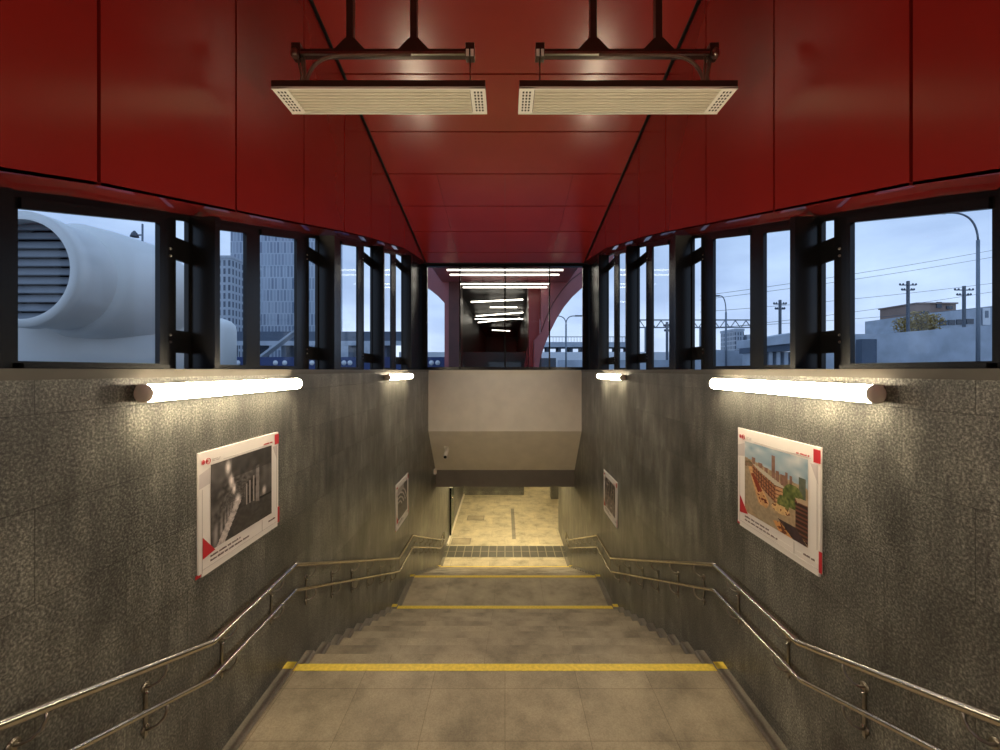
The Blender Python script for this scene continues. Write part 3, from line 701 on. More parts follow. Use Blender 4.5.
def poster(side, d0, d1, ht, hb, label, pic, nx=90, ny=72):
    # u runs in reading direction; left wall: away from the viewer, right wall: towards him
    ya, yb = (d0, d1) if side < 0 else (d1, d0)
    xs = lambda e: side*(2.0-0.001-e)
    t = thing('poster', label, 'poster', (side*2.0, (d0+d1)/2, zz(hb)), 'framed exhibition posters on the stone walls')
    def W(u, v, e): return Vector((xs(e), ya+(yb-ya)*u, zz(ht+(hb-ht)*v)))
    mb = MB()
    A, B = W(0.02, 0, 0), W(0.985, 0.97, 0.012)
    mb.box(min(A.x, B.x), max(A.x, B.x), min(A.y, B.y), max(A.y, B.y), B.z, A.z, M['paper']);
    A, B = W(0.05, 0.9, 0), W(0.97, 1.0, 0.0125)
    mb.box(min(A.x, B.x), max(A.x, B.x), min(A.y, B.y), max(A.y, B.y), B.z, A.z, M['paper']); LT(t, mb, 'board')
    def poly(name, pts, m, e=0.0135, lbl=None):
        mb = MB()
        A = [mb.bm.verts.new(W(u, v, e)) for u, v in pts]; B = [mb.bm.verts.new(W(u, v, e-0.001)) for u, v in pts]
        i = mb.mi(m); n = len(pts); mb.bm.faces.new(A).material_index = i; mb.bm.faces.new(list(reversed(B))).material_index = i
        for k in range(n): mb.bm.faces.new([A[k], B[k], B[(k+1) % n], A[(k+1) % n]]).material_index = i
        o = LT(t, mb, name)
        if lbl: o['label'] = lbl
    rect = lambda a, b, c, d: [(a, b), (c, b), (c, d), (a, d)]
    me = raster(pic, nx, ny, lambda i, j: W(0.13+(0.875-0.13)*i, 0.12+(0.825-0.12)*j, 0.0145)-Vector(t.location))
    o = bpy.data.objects.new('picture', me); C.objects.link(o); o.parent = t
    poly('red_square', rect(0.925, 0.02, 0.988, 0.125), M['print_red'], 0.0145)
    poly('red_triangle', [(0.055, 0.685), (0.175, 0.84), (0.055, 0.86)], M['print_red'], 0.0150)
    poly('red_edge', rect(0.972, 0.80, 1.0, 0.965), M['print_red'], 0.014)
    poly('red_edge', rect(0.0, 0.965, 0.05, 0.995), M['print_red'], 0.006)
    poly('grey_wedge', [(0.025, 0.175), (0.125, 0.14), (0.125, 0.27), (0.025, 0.29)], M['paper_shade'])
    poly('grey_wedge', [(0.895, 0.14), (0.965, 0.14), (0.965, 0.29)], M['paper_shade'])
    mb = MB()
    def bar(u0, v0, u1, v1, m, e=0.0142):
        A, B = W(u0, v0, e), W(u1, v1, e-0.0012)
        mb.box(min(A.x, B.x), max(A.x, B.x), min(A.y, B.y), max(A.y, B.y), min(A.z, B.z), max(A.z, B.z), m)
    bar(0.05, 0.3, 0.053, 0.97, M['print_line']); bar(0.955, 0.15, 0.958, 0.8, M['print_line']); bar(0.26, 0.102, 0.9, 0.105, M['print_line']); bar(0.05, 0.945, 0.97, 0.948, M['print_line']); bar(0.735, 0.84, 0.738, 0.945, M['print_line'])
    LT(t, mb, 'ruled_lines')
    # caption marks too small to read: rows of short strokes
    rc = random.Random(int(d0*100))
    def text(u0, u1, v, h, m):
        u = u0
        while u < u1:
            for _ in range(rc.randint(4, 11)):
                w = rc.choice((0.004, 0.006, 0.008))
                if u+w > u1: break
                bar(u, v+rc.choice((0, 0, h*0.25)), u+w*0.75, v+h, m); u += w+0.002
            u += 0.010
    for q in ((0.13, 0.46, 0.865, 0.016, 'print_dark'), (0.13, 0.56, 0.90, 0.016, 'print_dark'), (0.83, 0.94, 0.885, 0.016, 'print_dark'), (0.76, 0.895, 0.082, 0.014, 'print_red'), (0.145, 0.235, 0.075, 0.006, 'print_line'), (0.145, 0.225, 0.088, 0.006, 'print_line')):
        mb = MB(); text(*q[:4], M[q[4]]); LT(t, mb, 'caption')
    mb = MB()   # two small red emblems: a shield-like mark and a ring with an inner mark
    for (a, b, c, d) in ((.046, .068, .052, .098), (.056, .062, .064, .102), (.068, .068, .074, .098), (.046, .082, .074, .088)):
        bar(a, b, c, d, M['print_red'])
    LT(t, mb, 'emblem'); mb = MB()
    cu, cv = 0.107, 0.082
    ring = []
    for k in range(24):
        a = 2*PI*k/24
        p = W(cu+0.020*math.cos(a), cv+0.023*math.sin(a), 0.0142); ring.append(p)
    mb.tube(ring, 0.0022, M['print_red'], 5, closed=True)
    for k in (-1, 0, 1): bar(cu-0.008+k*0.006, cv-0.010, cu-0.005+k*0.006, cv+0.010, M['print_red'])
    LT(t, mb, 'emblem')
poster(-1, 2.575, 3.52, -0.542, -1.36, 'white framed poster of a dark tunnel, near end of left wall', pic_tunnel)
poster(1, 2.505, 3.43, -0.49, -1.31, 'white framed poster of a city street and brown buildings on right wall', pic_street, 110, 90)
poster(-1, 7.28, 8.24, -2.11, -2.96, 'far white poster of dark arches low on left wall', pic_arches, 30, 24)
poster(1, 7.08, 8.08, -2.0, -2.82, 'far white poster with dark reddish picture low on right wall', pic_girders, 30, 24)

# ------------------------------------------------------------------ handrails
def handrail(side, label):
    t = thing('handrail', label, 'handrail', (side*2.0, 2.617, zz(H1)))
    x = side*1.92
    def zup(d):
        return interp([(-0.5, -0.66), (0.0, -0.75), (2.617, -1.786), (3.667, -1.786), (7.245, -3.41), (8.32, -3.44), (12.0, -5.10), (12.62, -5.12)], d)
    def zlo(d):
        return interp([(-0.5, -0.91), (0.0, -0.99), (2.60, -2.015), (3.667, -2.02), (7.245, -3.65), (8.32, -3.68), (12.0, -5.34), (12.62, -5.36)], d)
    for fn, r, nm, dd in ((zup, 0.0215, 'upper_rail', 0.0), (zlo, 0.0165, 'lower_rail', 0.0)):
        mb = MB()
        br = [-0.5, 0.0, 2.617 if fn is zup else 2.60, 3.667, 7.245, 8.32, 12.0, 12.5]
        pts = []
        for k, d in enumerate(br):
            if 0 < k < len(br)-1:
                pts += [(x, d-0.03, zz(fn(d-0.03))), (x, d, zz(fn(d))), (x, d+0.03, zz(fn(d+0.03)))]
            else: pts.append((x, d, zz(fn(d))))
        pts += [(x, 12.58, zz(fn(12.58)))]
        if fn is zup: pts += [(x, 12.62, zz(-5.16)), (x, 12.62, zz(-5.32))]
        mb.tube(pts, r, M['steel'], 14); LT(t, mb, nm)
    d = 1.08
    ds = []
    while d < 12.5: ds.append(d); d += 0.597
    for d in ds:
        for fn in (zup, zlo):
            mb = MB()
            zt = fn(d)-0.012
            xw = side*1.992
            p = [(x, d, zz(zt)), (x, d-0.002, zz(zt-0.035)), (side*1.925, d-0.015, zz(zt-0.065)), (side*1.945, d-0.035, zz(zt-0.088)), (side*1.97, d-0.05, zz(zt-0.095)), (xw, d-0.055, zz(zt-0.095))]
            mb.tube(p, 0.0075, M['bracket'], 7)
            mb.lathe([(0.001, 0), (0.026, 0.001), (0.026, 0.006), (0.001, 0.0065)] if side < 0 else [(0.001, 0), (0.026, -0.001), (0.026, -0.006), (0.001, -0.0065)], (side*1.9985, d-0.055, zz(zt-0.095)), 'x', M['bracket'], 14)
            b = LT(t, mb, 'bracket')
        mb = MB(); z1 = fn(d)
        mb.box(side*1.9985, side*1.990, d-0.065, d-0.045, zz(zlo(d)-0.15), zz(zup(d)-0.09), M['bracket'], 0.001)
        bmesh.ops.translate(mb.bm, verts=mb.bm.verts, vec=-Vector(t.location)); mb.build('wall_bar', b)
        for zt in (zup(d)-0.14, zlo(d)-0.085):
            mb = MB(); mb.lathe([(0.001, -0.011), (0.009, -0.007), (0.010, 0.0)] if side > 0 else [(0.010, 0), (0.009, 0.007), (0.001, 0.011)], (side*1.988, d-0.055, zz(zt)), 'x', M['steel'], 10)
            bmesh.ops.translate(mb.bm, verts=mb.bm.verts, vec=-Vector(t.location)); mb.build('bolt', b)
handrail(-1, 'double stainless steel handrail along the left stone wall')
handrail(1, 'double stainless steel handrail along the right stone wall')

# ------------------------------------------------------------------ small fittings
t = thing('security_camera', 'small white security camera under the sloping plaster panel', 'camera', tuple(P(446.5, 449, 10.78)))
mb = MB(); mb.box(PX(445.5, 10.8)-0.03, PX(445.5, 10.8)+0.03, 10.70, 10.80, PZ(448, 10.8), PZ(446.3, 10.8), M['cam_white']); mb.tube([P(447.5, 446.5, 10.75), P(447, 449, 10.62)], 0.015, M['cam_white'], 8); LT(t, mb, 'mount')
mb = MB(); a, b = P(447.4, 448.5, 10.70), P(445.2, 457, 10.35)
mb.tube([a, b], 0.05, M['cam_white'], 14); LT(t, mb, 'body')
mb = MB(); dvec = (b-a).normalized(); mb.tube([b, b+dvec*0.012], 0.04, M['lens'], 14); LT(t, mb, 'lens')
mb = MB(); c = P(434, 471, 11.3); mb.box(-1.999, -1.93, 11.2, 11.33, c.z-0.07, c.z+0.07, M['cam_white'], 0.006)
mb.build('junction_box', label='small white box on left wall beside the grey beam', cat='junction box')

# ------------------------------------------------------------------ OUTSIDE
mb = MB()
mb.box(-400, -2.36, -60, 400, -0.4, -0.1, M['asphalt']); mb.box(2.36, 400, -60, 400, -0.4, -0.1, M['asphalt'])
mb.box(-2.36, 2.36, 11.15, 400, -0.25, -0.1, M['asphalt']); mb.box(-2.36, 2.36, -60, BACK-0.16, -0.4, -0.1, M['asphalt'])
struct(mb, 'ground')

# big ventilation duct at left
t = thing('ventilation_duct', 'huge white round ventilation duct with louvred mouth outside left window', 'duct', (-9.7, 8, -0.1))
cz = PZ(269, 8.0); cx = PX(20, 8.0)
mb = MB()
R = 1.17
mb.lathe([(1.0, 8.0), (R, 8.0), (R, 8.28), (R*0.97, 8.3), (R*0.97, 8.9)], (cx, 0, cz), 'y', M['duct'], 64, False)
mb.lathe([(1.0, 8.55), (1.0, 8.0)], (cx, 0, cz), 'y', M['duct'], 64, False)
mb.lathe([(R*0.96, 8.8), (1.28, 9.0), (1.33, 9.5), (1.36, 10.6), (1.2, 11.1), (0.7, 11.4), (0.01, 11.5)], (cx-0.02, 0, cz), 'y', M['duct'], 64)
mb.build('mouth_and_pipe', None)
o = bpy.data.objects['mouth_and_pipe']; o.parent = t; o.matrix_parent_inverse = Matrix.Translation(-Vector(t.location))
mb = MB()
mb.lathe([(2.25, -0.1), (2.25, cz-0.5), (2.1, cz+0.1), (1.6, cz+0.5), (0.8, cz+0.8), (0.01, cz+0.9)], (-11.1, 10.9, 0), 'z', M['duct'], 64)
LT(t, mb, 'plenum')
mb = MB()
nz = 11
for k in range(nz):
    z = cz-0.92+1.84*k/(nz-1); hw = math.sqrt(max(0.0, 1.0-(z-cz)**2))
    if hw < 0.15: continue
    mb.prism([(8.16, z-0.075), (8.24, z+0.075), (8.27, z+0.07), (8.20, z-0.085)], 'x', cx-hw, cx+hw, M['louvre'])
LT(t, mb, 'louvres')
mb = MB(); mb.lathe([(0.01, 8.52), (1.0, 8.52), (1.0, 8.54), (0.01, 8.54)], (cx, 0, cz), 'y', M['dark_void'], 48); LT(t, mb, 'backing')

mb = MB(); c2 = PX(215, 22); mb.lathe([(1.0, -0.1), (1.0, PZ(330, 22)), (0.95, PZ(325, 22)), (0.75, PZ(321, 22)), (0.4, PZ(318.5, 22)), (0.01, PZ(318, 22))], (c2, 22, 0), 'z', M['duct'], 40)
mb.build('ventilation_duct', label='smaller white rounded duct standing outside the second left window', cat='duct')
t = thing('floodlight', 'small dark floodlight on thin pole above the white duct', 'floodlight', (PX(142.5, 17), 17, -0.1))
mb = MB(); mb.tube([(PX(142.5, 17), 17, -0.1), (PX(142.5, 17), 17, PZ(224, 17))], 0.035, M['pole'], 8); LT(t, mb, 'pole')
mb = MB(); mb.tube([P(142.5, 235, 17), P(136, 235, 17)], 0.03, M['pole'], 6); mb.lathe([(0.03, 0.2), (0.10, 0.1), (0.14, 0), (0.16, -0.06)], P(134.5, 235.5, 17), 'z', M['wire'], 12); LT(t, mb, 'lamp_head')

# towers left
def block(name, x0, x1, yt, d, depth, m, label, cat='building', cap=None):
    X0, X1 = PX(x0, d), PX(x1, d)
    t = thing(name, label, cat, ((X0+X1)/2, d, -0.1))
    mb = MB(); mb.box(X0, X1, d, d+depth, -0.1, PZ(yt, d), m); LT(t, mb, 'facade')
    mb = MB(); mb.box(X0-0.3, X1+0.3, d-0.3, d+depth+0.3, PZ(yt, d), PZ(yt, d)+d*0.006, cap or M['concrete']); LT(t, mb, 'parapet')
    return t
block('office_tower', 230.5, 318, 205, 200, 30, M['tower'], 'tall pale tower with vertical striped facade behind the left windows')
block('office_tower', 213, 231, 258, 165, 20, M['tower2'], 'dark gridded block beside the striped tower outside left windows')
def span(name, x0, x1, y0, y1, d, m, label, cat, depth=None):
    mb = MB(); mb.box(PX(x0, d), PX(x1, d), d, d+(depth or d*0.05), PZ(y1, d) if y1 < 370 else -0.1, PZ(y0, d), m, 0.02)
    return mb.build(name, label=label, cat=cat)
# left viaduct, hoarding
t = thing('viaduct', 'dark elevated road deck on piers behind the left windows', 'viaduct', (PX(300, 70), 70, -0.1))
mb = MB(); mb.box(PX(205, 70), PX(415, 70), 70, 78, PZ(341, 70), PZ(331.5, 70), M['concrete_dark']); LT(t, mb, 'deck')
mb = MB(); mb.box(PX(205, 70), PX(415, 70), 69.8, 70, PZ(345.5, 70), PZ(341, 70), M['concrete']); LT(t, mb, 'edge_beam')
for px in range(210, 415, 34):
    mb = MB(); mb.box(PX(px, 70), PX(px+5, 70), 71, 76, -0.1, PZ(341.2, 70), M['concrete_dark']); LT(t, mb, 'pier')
mb = MB(); mb.prism([(PX(258, 60), PZ(359, 60)), (PX(300, 60), PZ(327, 60)), (PX(300, 60), PZ(325, 60)), (PX(257, 60), PZ(357, 60))], 'y', 60, 61.5, M['concrete'])
mb.build('stair_ramp', label='pale diagonal stair ramp rising outside the third left window', cat='ramp')
t = thing('blue_hoarding', 'long dark blue fence with white round emblems outside left windows', 'hoarding', (PX(330, 42), 42, -0.1))
mb = MB(); mb.box(PX(195, 42), PX(449, 42), 42, 42.08, -0.1, PZ(357, 42), M['blue']); LT(t, mb, 'panel')
for px in (238, 275.5, 284.8, 303, 312, 344, 350, 373, 431.5, 437.7):
    mb = MB(); mb.lathe([(0.01, 0), (0.26, 0), (0.26, -0.02), (0.01, -0.02)], (PX(px, 42), 41.99, PZ(362.8, 42)), 'y', M['white'], 20); LT(t, mb, 'round_emblem')
span('low_building', 325, 368, 338, 372, 110, M['concrete'], 'low pale building far off behind the fourth left window', 'building')
span('low_building', 399, 449, 352, 372, 85, M['white'], 'low white building seen left of the dark hall through end glazing', 'building')

# red station hall beyond the end glazing
HY = 17.2
def hp(pts): return [(PX(x, HY), PZ(y, HY)) for x, y in pts]
t = thing('station_hall', 'dark hall with arched red wings seen through the end glazing', 'building', (0, HY, -0.1))
mb = MB(); mb.prism(hp([(405, 225), (449, 225), (449, 303), (444.5, 303), (436, 294), (428.5, 288), (405, 274)]), 'y', HY, HY+0.5, M['hall_pink']); LT(t, mb, 'left_wing')
mb = MB(); mb.prism(hp([(444.5, 303), (449, 303), (449, 374), (444.5, 374)]), 'y', HY, HY+0.4, M['hall_pink']); LT(t, mb, 'left_jamb')
mb = MB(); mb.prism(hp([(449, 268), (460, 268), (460, 377), (449, 377)]), 'y', HY-0.05, HY+1.2, M['maroon']); LT(t, mb, 'left_column')
arcp = [(612, 262), (596, 275), (584, 286), (573, 296), (564, 307), (556.5, 319), (550, 332), (544, 347), (540, 360), (537.5, 377)]
mb = MB(); mb.prism(hp([(541, 225), (625, 225)]+arcp+[(541, 300)][:0]+[(534, 377), (534, 340), (541, 333)]), 'y', HY, HY+0.5, M['hall_pink']); LT(t, mb, 'right_wing')
mb = MB(); mb.tube([P(x, y, HY-0.02) for x, y in ((583, 271), (572, 279), (562, 290), (553, 303), (546, 318), (541, 332))], 0.02, M['maroon'], 6); LT(t, mb, 'rib')
mb = MB(); mb.prism(hp([(529, 276), (541, 276), (541, 345), (534, 345), (534, 377), (530, 377)]), 'y', HY+0.55, HY+1.6, M['hall_red']); LT(t, mb, 'right_column')
mb = MB(); mb.prism(hp([(449, 225), (541, 225), (541, 268), (449, 268)]), 'y', HY, HY+0.5, M['maroon']); LT(t, mb, 'lintel')
mb = MB()
mb.box(-4.2, 4.2, 46, 46.3, -0.1, zz(4.2), M['hall_dark'])
mb.box(-2.4, -2.2, HY+1.2, 46, -0.1, zz(4.2), M['hall_dark']); mb.box(1.3, 1.5, HY+1.6, 46, -0.1, zz(4.2), M['hall_dark'])
mb.box(-2.6, 2.6, HY+0.5, 46, zz(3.78), zz(4.4), M['hall_dark']); mb.box(-2.4, 2.4, HY+0.6, 46, -0.1, 0.0, M['hall_dark']); LT(t, mb, 'interior')
mb = MB(); mb.box(-2.7, 2.7, 13.8, HY+0.49, zz(3.78), zz(4.4), M['hall_pink']); LT(t, mb, 'canopy')
mb = MB(); mb.box(PX(462, 21), PX(525, 21), 21, 21.1, 0, PZ(352, 21), M['hall_dark']); LT(t, mb, 'counter')
mb = MB(); mb.prism([(PX(524, 19), PZ(368, 19)), (PX(527, 19), PZ(368, 19)), (PX(538, 19), PZ(318, 19)), (PX(533, 19), PZ(312, 19))], 'y', 19, 19.2, M['hall_red']); LT(t, mb, 'red_strut')
tubes = [(447, 563, 270, 270, 14.0), (450, 559, 274.8, 274.8, 14.4), (460.5, 549.5, 284, 284, 16.3), (463, 547, 287.3, 287.3, 16.8), (471, 523, 302, 299.5, 20.0), (490, 517, 307.2, 307.2, 22),
         (476, 523, 316, 312.5, 25), (475, 523, 319, 319, 27), (478, 520, 322.5, 318, 28), (492, 510, 330, 331, 35)]
for i, (a, b, ya, yb, d) in enumerate(tubes):
    A, B = P(a, ya, d), P(b, yb, d)
    r = 0.028 if d < 18 else 0.036
    t = thing('tube_lamp', ['first', 'second', 'third', 'fourth', 'fifth', 'sixth', 'seventh', 'eighth', 'ninth', 'last'][i]+' thin horizontal glowing tube from the top, beyond end glazing', 'tube lamp', tuple((A+B)/2), 'glowing tubes seen through the end glazing')
    mb = MB(); mb.tube([A, B], r, M['tube_far'], 10); LT(t, mb, 'tube')
    mb = MB(); mb.tube([A+Vector((0, 0.02, r+0.02)), B+Vector((0, 0.02, r+0.02))], 0.03, M['black'], 6); LT(t, mb, 'housing')
    for q in (0.25, 0.75):
        p = A.lerp(B, q)+Vector((0, 0.02, r+0.02)); mb = MB(); mb.tube([p, Vector((p.x, p.y, zz(3.8)))], 0.006, M['black'], 5); LT(t, mb, 'hanger')

# view past the hall, right: viaduct, lamps, blocks
def viaduct(x0, x1, yt, yb, d, label, m1='concrete', rail=True, step=12):
    t = thing('viaduct', label, 'viaduct', (PX((x0+x1)/2, d), d, -0.1))
    mb = MB(); mb.box(PX(x0, d), PX(x1, d), d, d+8, PZ(yb, d), PZ(yt, d), M[m1]); LT(t, mb, 'deck')
    for k in range(x0, x1, step):
        mb = MB(); mb.box(PX(k, d), PX(k+step*0.22, d), d+1, d+6, -0.1, PZ(yb, d), M['concrete_dark']); LT(t, mb, 'pier')
    if rail:
        mb = MB(); h = d*0.012
        for k in range(x0, x1, 3): mb.box(PX(k, d), PX(k, d)+d*0.0007, d, d+0.1, PZ(yt, d), PZ(yt, d)+h, M['pole'])
        mb.box(PX(x0, d), PX(x1, d), d, d+0.1, PZ(yt, d)+h, PZ(yt, d)+h*1.15, M['pole']); LT(t, mb, 'railing')
viaduct(535, 640, 342, 347, 90, 'pale viaduct with railing seen right of the dark hall')
span('fence', 535, 700, 352, 371, 80, M['white'], 'long white barrier below the viaduct right of the hall', 'barrier', 1)
span('low_building', 540, 556, 358, 372, 60, M['dark_glass'], 'small dark kiosk beneath the viaduct right of the hall', 'kiosk')
span('low_building', 560, 700, 360, 372, 70, M['concrete'], 'long low grey wall at the foot of the right view', 'building')

def street_lamp(px, ytop, d, arms, label, h0=None, thick=0.09):
    X = PX(px, d); t = thing('street_lamp', label, 'street lamp', (X, d, -0.1))
    mb = MB()
    for a in arms[:1]: pass
    ybase = arms[0][2]
    mb.tube([(X, d, -0.1), (X, d, PZ(ybase, d))], thick, M['pole'], 10, radii=[thick*1.25, thick]); LT(t, mb, 'pole')
    for (ax, ay, ys) in arms:
        A = Vector((X, d, PZ(ys, d))); E = P(ax, ay, d)
        mb = MB(); mb.tube(arc(A, (X+(E.x-X)*0.05, d, E.z+(E.z-A.z)*0.08), E, 12), thick*0.6, M['pole'], 8); LT(t, mb, 'arm')
        s = 1 if ax > px else -1; L_ = d*0.018
        mb = MB(); mb.box(min(E.x, E.x+s*L_), max(E.x, E.x+s*L_), d-0.15, d+0.15, E.z-d*0.0012, E.z+d*0.0018, M['wire'], 0.02); LT(t, mb, 'lamp_head')
street_lamp(978, 211, 22, [(948, 213, 240)], 'tall street lamp with curved arm outside right front window', thick=0.075)
street_lamp(726, 296, 60, [(719.5, 296, 312)], 'curved street lamp outside the third right window', thick=0.13)
street_lamp(566, 315, 50, [(575, 316, 324), (556, 316, 324)], 'double armed street lamp outside, right of the dark hall', thick=0.10)

def catenary(px, yt, d, label, arm=8, lattice=False):
    X = PX(px, d); t = thing('utility_pole', label, 'utility pole', (X, d, -0.1), None)
    w = d*0.0024
    mb = MB(); mb.box(X-w, X+w, d-w, d+w, -0.1, PZ(yt, d), M['wire']); LT(t, mb, 'pole')
    for q, L_ in ((yt+4, arm), (yt+9, arm*0.75)):
        mb = MB(); mb.box(PX(px-L_, d), PX(px+L_, d), d-0.08, d+0.08, PZ(q+0.5, d), PZ(q-0.4, d), M['wire'])
        for u in (-L_, -L_*0.6, L_*0.6, L_): mb.lathe([(0.01, -0.1), (d*0.002, 0), (d*0.002, d*0.003), (0.01, d*0.005)], (PX(px+u, d), d, PZ(q, d)), 'z', M['wire'], 8)
        LT(t, mb, 'cross_arm')
catenary(908, 281, 75, 'dark pole with two cross arms left of the autumn tree')
catenary(964, 286, 75, 'dark pole with two cross arms above the low long building', 9)
catenary(780, 300, 60, 'dark lattice pole with cross arms outside the second right window', 6)
catenary(667, 322, 76, 'small dark pole with cross arms outside the fourth right window', 3)
# wires
wl = [((700, 296), (1010, 247), 45), ((700, 300), (1010, 254), 45), ((700, 312), (1010, 281), 45), ((700, 330), (1010, 289), 45), ((700, 328), (1010, 305), 45)]
for i, (a, b, d) in enumerate(wl):
    A, B = P(*a, d-5), P(*b, d+3)
    mid = (A+B)/2-Vector((0, 0, 0.5))
    mb = MB(); mb.tube(arc(A, mid, B, 14), 0.022, M['wire'], 5)
    mb.build('overhead_cable', label=['uppermost', 'second', 'third', 'fourth', 'lowest'][i]+' of the overhead cables crossing the right windows', cat='cable', group='overhead cables outside right windows')
# gantry truss
t = thing('signal_gantry', 'long lattice gantry over the tracks outside right windows', 'gantry', (PX(690, 95), 95, -0.1))
mb = MB(); d = 95; z0, z1 = PZ(328, d), PZ(320.5, d); xa, xb = PX(640, d), PX(757, d)
for z in (z0, z1): mb.box(xa, xb, d, d+0.3, z, z+0.28, M['pole'])
n = 22
for k in range(n):
    u0, u1 = xa+(xb-xa)*k/n, xa+(xb-xa)*(k+1)/n
    mb.tube([(u0, d+.15, z0 if k % 2 else z1), (u1, d+.15, z1 if k % 2 else z0)], 0.11, M['pole'], 4)
LT(t, mb, 'truss')
for px in (645, 700, 753):
    mb = MB(); mb.box(PX(px, d), PX(px+1.4, d), d, d+0.4, -0.1, z0-0.001, M['pole']); LT(t, mb, 'leg')
block('office_tower', 735, 744, 331, 300, 20, M['tower2'], 'small distant blue tower outside the third right window')
block('office_tower', 747, 754, 337, 300, 20, M['concrete'], 'small distant pale block outside the third right window')
# right ramp viaduct in window B/C
t = thing('viaduct', 'grey ramp viaduct crossing low outside the second right window', 'viaduct', (PX(790, 50), 50, -0.1))
d = 50
mb = MB(); mb.prism([(PX(765, d), PZ(338, d)), (PX(812, d), PZ(330, d)), (PX(812, d), PZ(341, d)), (PX(765, d), PZ(346, d))], 'y', d, d+6, M['concrete']); LT(t, mb, 'deck')
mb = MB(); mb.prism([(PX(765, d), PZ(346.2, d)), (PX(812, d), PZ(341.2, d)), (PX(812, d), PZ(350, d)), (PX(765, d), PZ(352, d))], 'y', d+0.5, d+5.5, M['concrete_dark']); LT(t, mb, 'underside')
for px in range(766, 812, 8):
    mb = MB(); mb.box(PX(px, d), PX(px+4, d), d+1, d+5, -0.1, PZ(351.5, d), M['concrete']); LT(t, mb, 'pier')
mb = MB(); d = 60; mb.prism([(PX(700, d), PZ(349, d)), (PX(765, d), PZ(352, d)), (PX(765, d), -0.1), (PX(700, d), -0.1)], 'y', d, d+1, M['concrete'])
mb.build('retaining_wall', label='grey retaining wall at the bottom of the third right window', cat='wall')
mb = MB(); d = 58; mb.prism([(PX(812, d), PZ(334, d)), (PX(880, d), PZ(334, d)), (PX(1015, d), PZ(323, d)), (PX(1015, d), -0.1), (PX(812, d), -0.1)], 'y', d, d+1, M['concrete'])
mb.build('retaining_wall', label='long pale concrete wall at the bottom of the right front window', cat='wall')
mb = MB(); d = 56; mb.box(PX(862, d), PX(877, d), d, d+1, -0.1, PZ(339, d), M['concrete_dark'], 0.05); 
mb.build('equipment_box', label='dark box in front of the long concrete wall, front right window', cat='box')
t = thing('low_building', 'tan brick building with small window behind the autumn tree', 'building', (PX(936, 125), 125, -0.1))
mb = MB(); d = 125; mb.box(PX(916, d), PX(956, d), d, d+12, -0.1, PZ(304, d), M['brick']); LT(t, mb, 'facade')
mb = MB(); mb.box(PX(915, d), PX(957, d), d-.4, d+12.4, PZ(304, d), PZ(302.6, d), M['brick']); LT(t, mb, 'parapet')
for a, b, c, e in ((921, 928, 311, 315), (936, 941, 302, 308), (946, 952, 306, 309)):
    mb = MB(); mb.box(PX(a, d), PX(b, d), d-0.25, d-0.001, PZ(e, d), PZ(c, d), M['dark_glass']); LT(t, mb, 'window')
t = thing('low_building', 'long pale workshop with dark windows on the right horizon', 'building', (PX(975, 100), 100, -0.1))
d = 100
mb = MB(); mb.prism([(PX(937, d), PZ(312, d)), (PX(1020, d), PZ(303, d)), (PX(1020, d), -0.1), (PX(937, d), -0.1)], 'y', d, d+20, M['concrete']); LT(t, mb, 'facade')
for a in (939, 947.5, 956, 966, 994, 1003):
    mb = MB(); y = 320.5-(a-939)*0.06; mb.box(PX(a, d), PX(a+7, d), d-0.2, d-0.001, PZ(y+5, d), PZ(y, d), M['dark_glass']); LT(t, mb, 'window')
mb = MB(); mb.box(PX(981, d), PX(988, d), d-0.5, d-0.3, PZ(325, d), PZ(308, d), M['white'])
mb.box(PX(982.5, d), PX(986, d), d-0.55, d-0.5, PZ(318, d), PZ(311, d), M['pole']); LT(t, mb, 'banner')
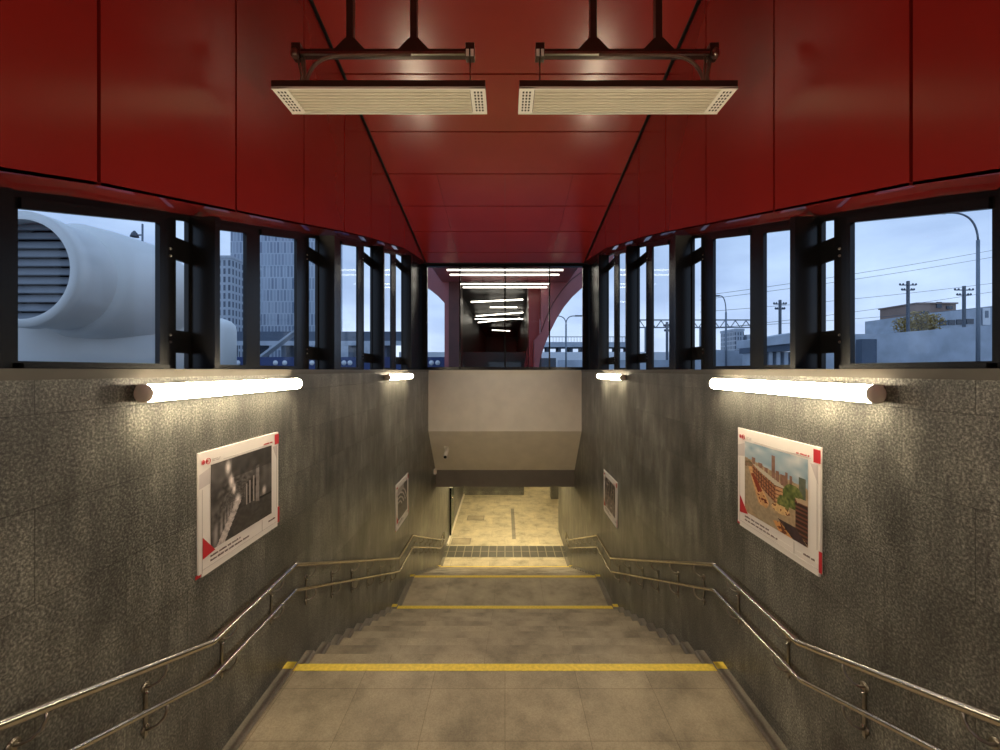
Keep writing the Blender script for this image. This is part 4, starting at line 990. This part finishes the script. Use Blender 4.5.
# tree
d = 85; t = thing('tree', 'small autumn tree with yellow brown leaves outside right front window', 'tree', (PX(920, d), d, -0.1))
mb = MB(); mb.tube([(PX(920, d), d, -0.1), P(920, 330, d), P(921, 318, d)], 0.3, M['bark'], 8, radii=[0.35, 0.25, 0.1])
for a, b in ((908, 320), (930, 318), (915, 314)): mb.tube([P(920, 332, d), P(a, b, d)], 0.1, M['bark'], 5)
LT(t, mb, 'trunk')
mb = MB(); rt = random.Random(5)
for k in range(2000):
    cx_, cy_, rx, ry = rt.choice(((905, 325, 8, 8), (918, 319, 11, 8), (930, 322, 9, 8), (917, 328, 17, 6)))
    a = rt.random()*2*PI; q = rt.random()**0.5
    p = P(cx_+rx*q*math.cos(a), cy_+ry*q*math.sin(a), d)+Vector((0, rt.uniform(-1.6, 1.6), 0))
    u = Vector((rt.uniform(-1, 1), rt.uniform(-1, 1), rt.uniform(-1, 1))).normalized()*0.22; w_ = u.cross(Vector((rt.uniform(-1, 1), rt.uniform(-1, 1), 1))).normalized()*0.16
    mb.face([p-u, p+w_, p+u, p-w_], M['leaf'])
LT(t, mb, 'foliage')

# ------------------------------------------------------------------ sky
world = bpy.data.worlds.new('Sky'); bpy.context.scene.world = world; world.use_nodes = True
nt = world.node_tree; L = nt.links.new; bg = nt.nodes['Background']
tc = N(nt, 'ShaderNodeTexCoord'); sp = N(nt, 'ShaderNodeSeparateXYZ'); L(tc.outputs['Generated'], sp.inputs[0])
r = ramp(nt, sp.outputs['Z'], [(0.0, (0.50, 0.60, 0.76)), (0.12, (0.42, 0.54, 0.76)), (0.35, (0.29, 0.42, 0.64)), (0.9, (0.22, 0.33, 0.52))])
mp = N(nt, 'ShaderNodeMapping'); mp.inputs['Scale'].default_value = (1, 1, 2.6); L(tc.outputs['Generated'], mp.inputs[0])
no = N(nt, 'ShaderNodeTexNoise'); no.inputs['Scale'].default_value = 3.0; no.inputs['Detail'].default_value = 7; no.inputs['Roughness'].default_value = 0.55; L(mp.outputs[0], no.inputs['Vector'])
r2 = ramp(nt, no.outputs['Fac'], [(0.35, (0.78, 0.80, 0.84)), (0.65, (1.22, 1.18, 1.10))])
mx = N(nt, 'ShaderNodeMix', data_type='RGBA', blend_type='MULTIPLY'); mx.inputs[0].default_value = 1
L(r.outputs['Color'], mx.inputs[6]); L(r2.outputs['Color'], mx.inputs[7]); L(mx.outputs[2], bg.inputs['Color'])
bg.inputs['Strength'].default_value = 1.35

# ------------------------------------------------------------------ camera and view
cam = bpy.data.cameras.new('Camera'); co = bpy.data.objects.new('Camera', cam); C.objects.link(co)
co.location = (0, 0, EYE); co.rotation_euler = (PI/2, 0, 0)
cam.sensor_width = 36; cam.sensor_fit = 'HORIZONTAL'; cam.lens = 36*F/1000; cam.shift_x = -0.005; cam.shift_y = -0.005
cam.clip_start = 0.05; cam.clip_end = 2000
sc = bpy.context.scene; sc.camera = co
sc.view_settings.view_transform = 'Standard'; sc.view_settings.look = 'None'
sc.view_settings.exposure = 0.15; sc.view_settings.gamma = 1.0; sc.view_settings.use_curve_mapping = False
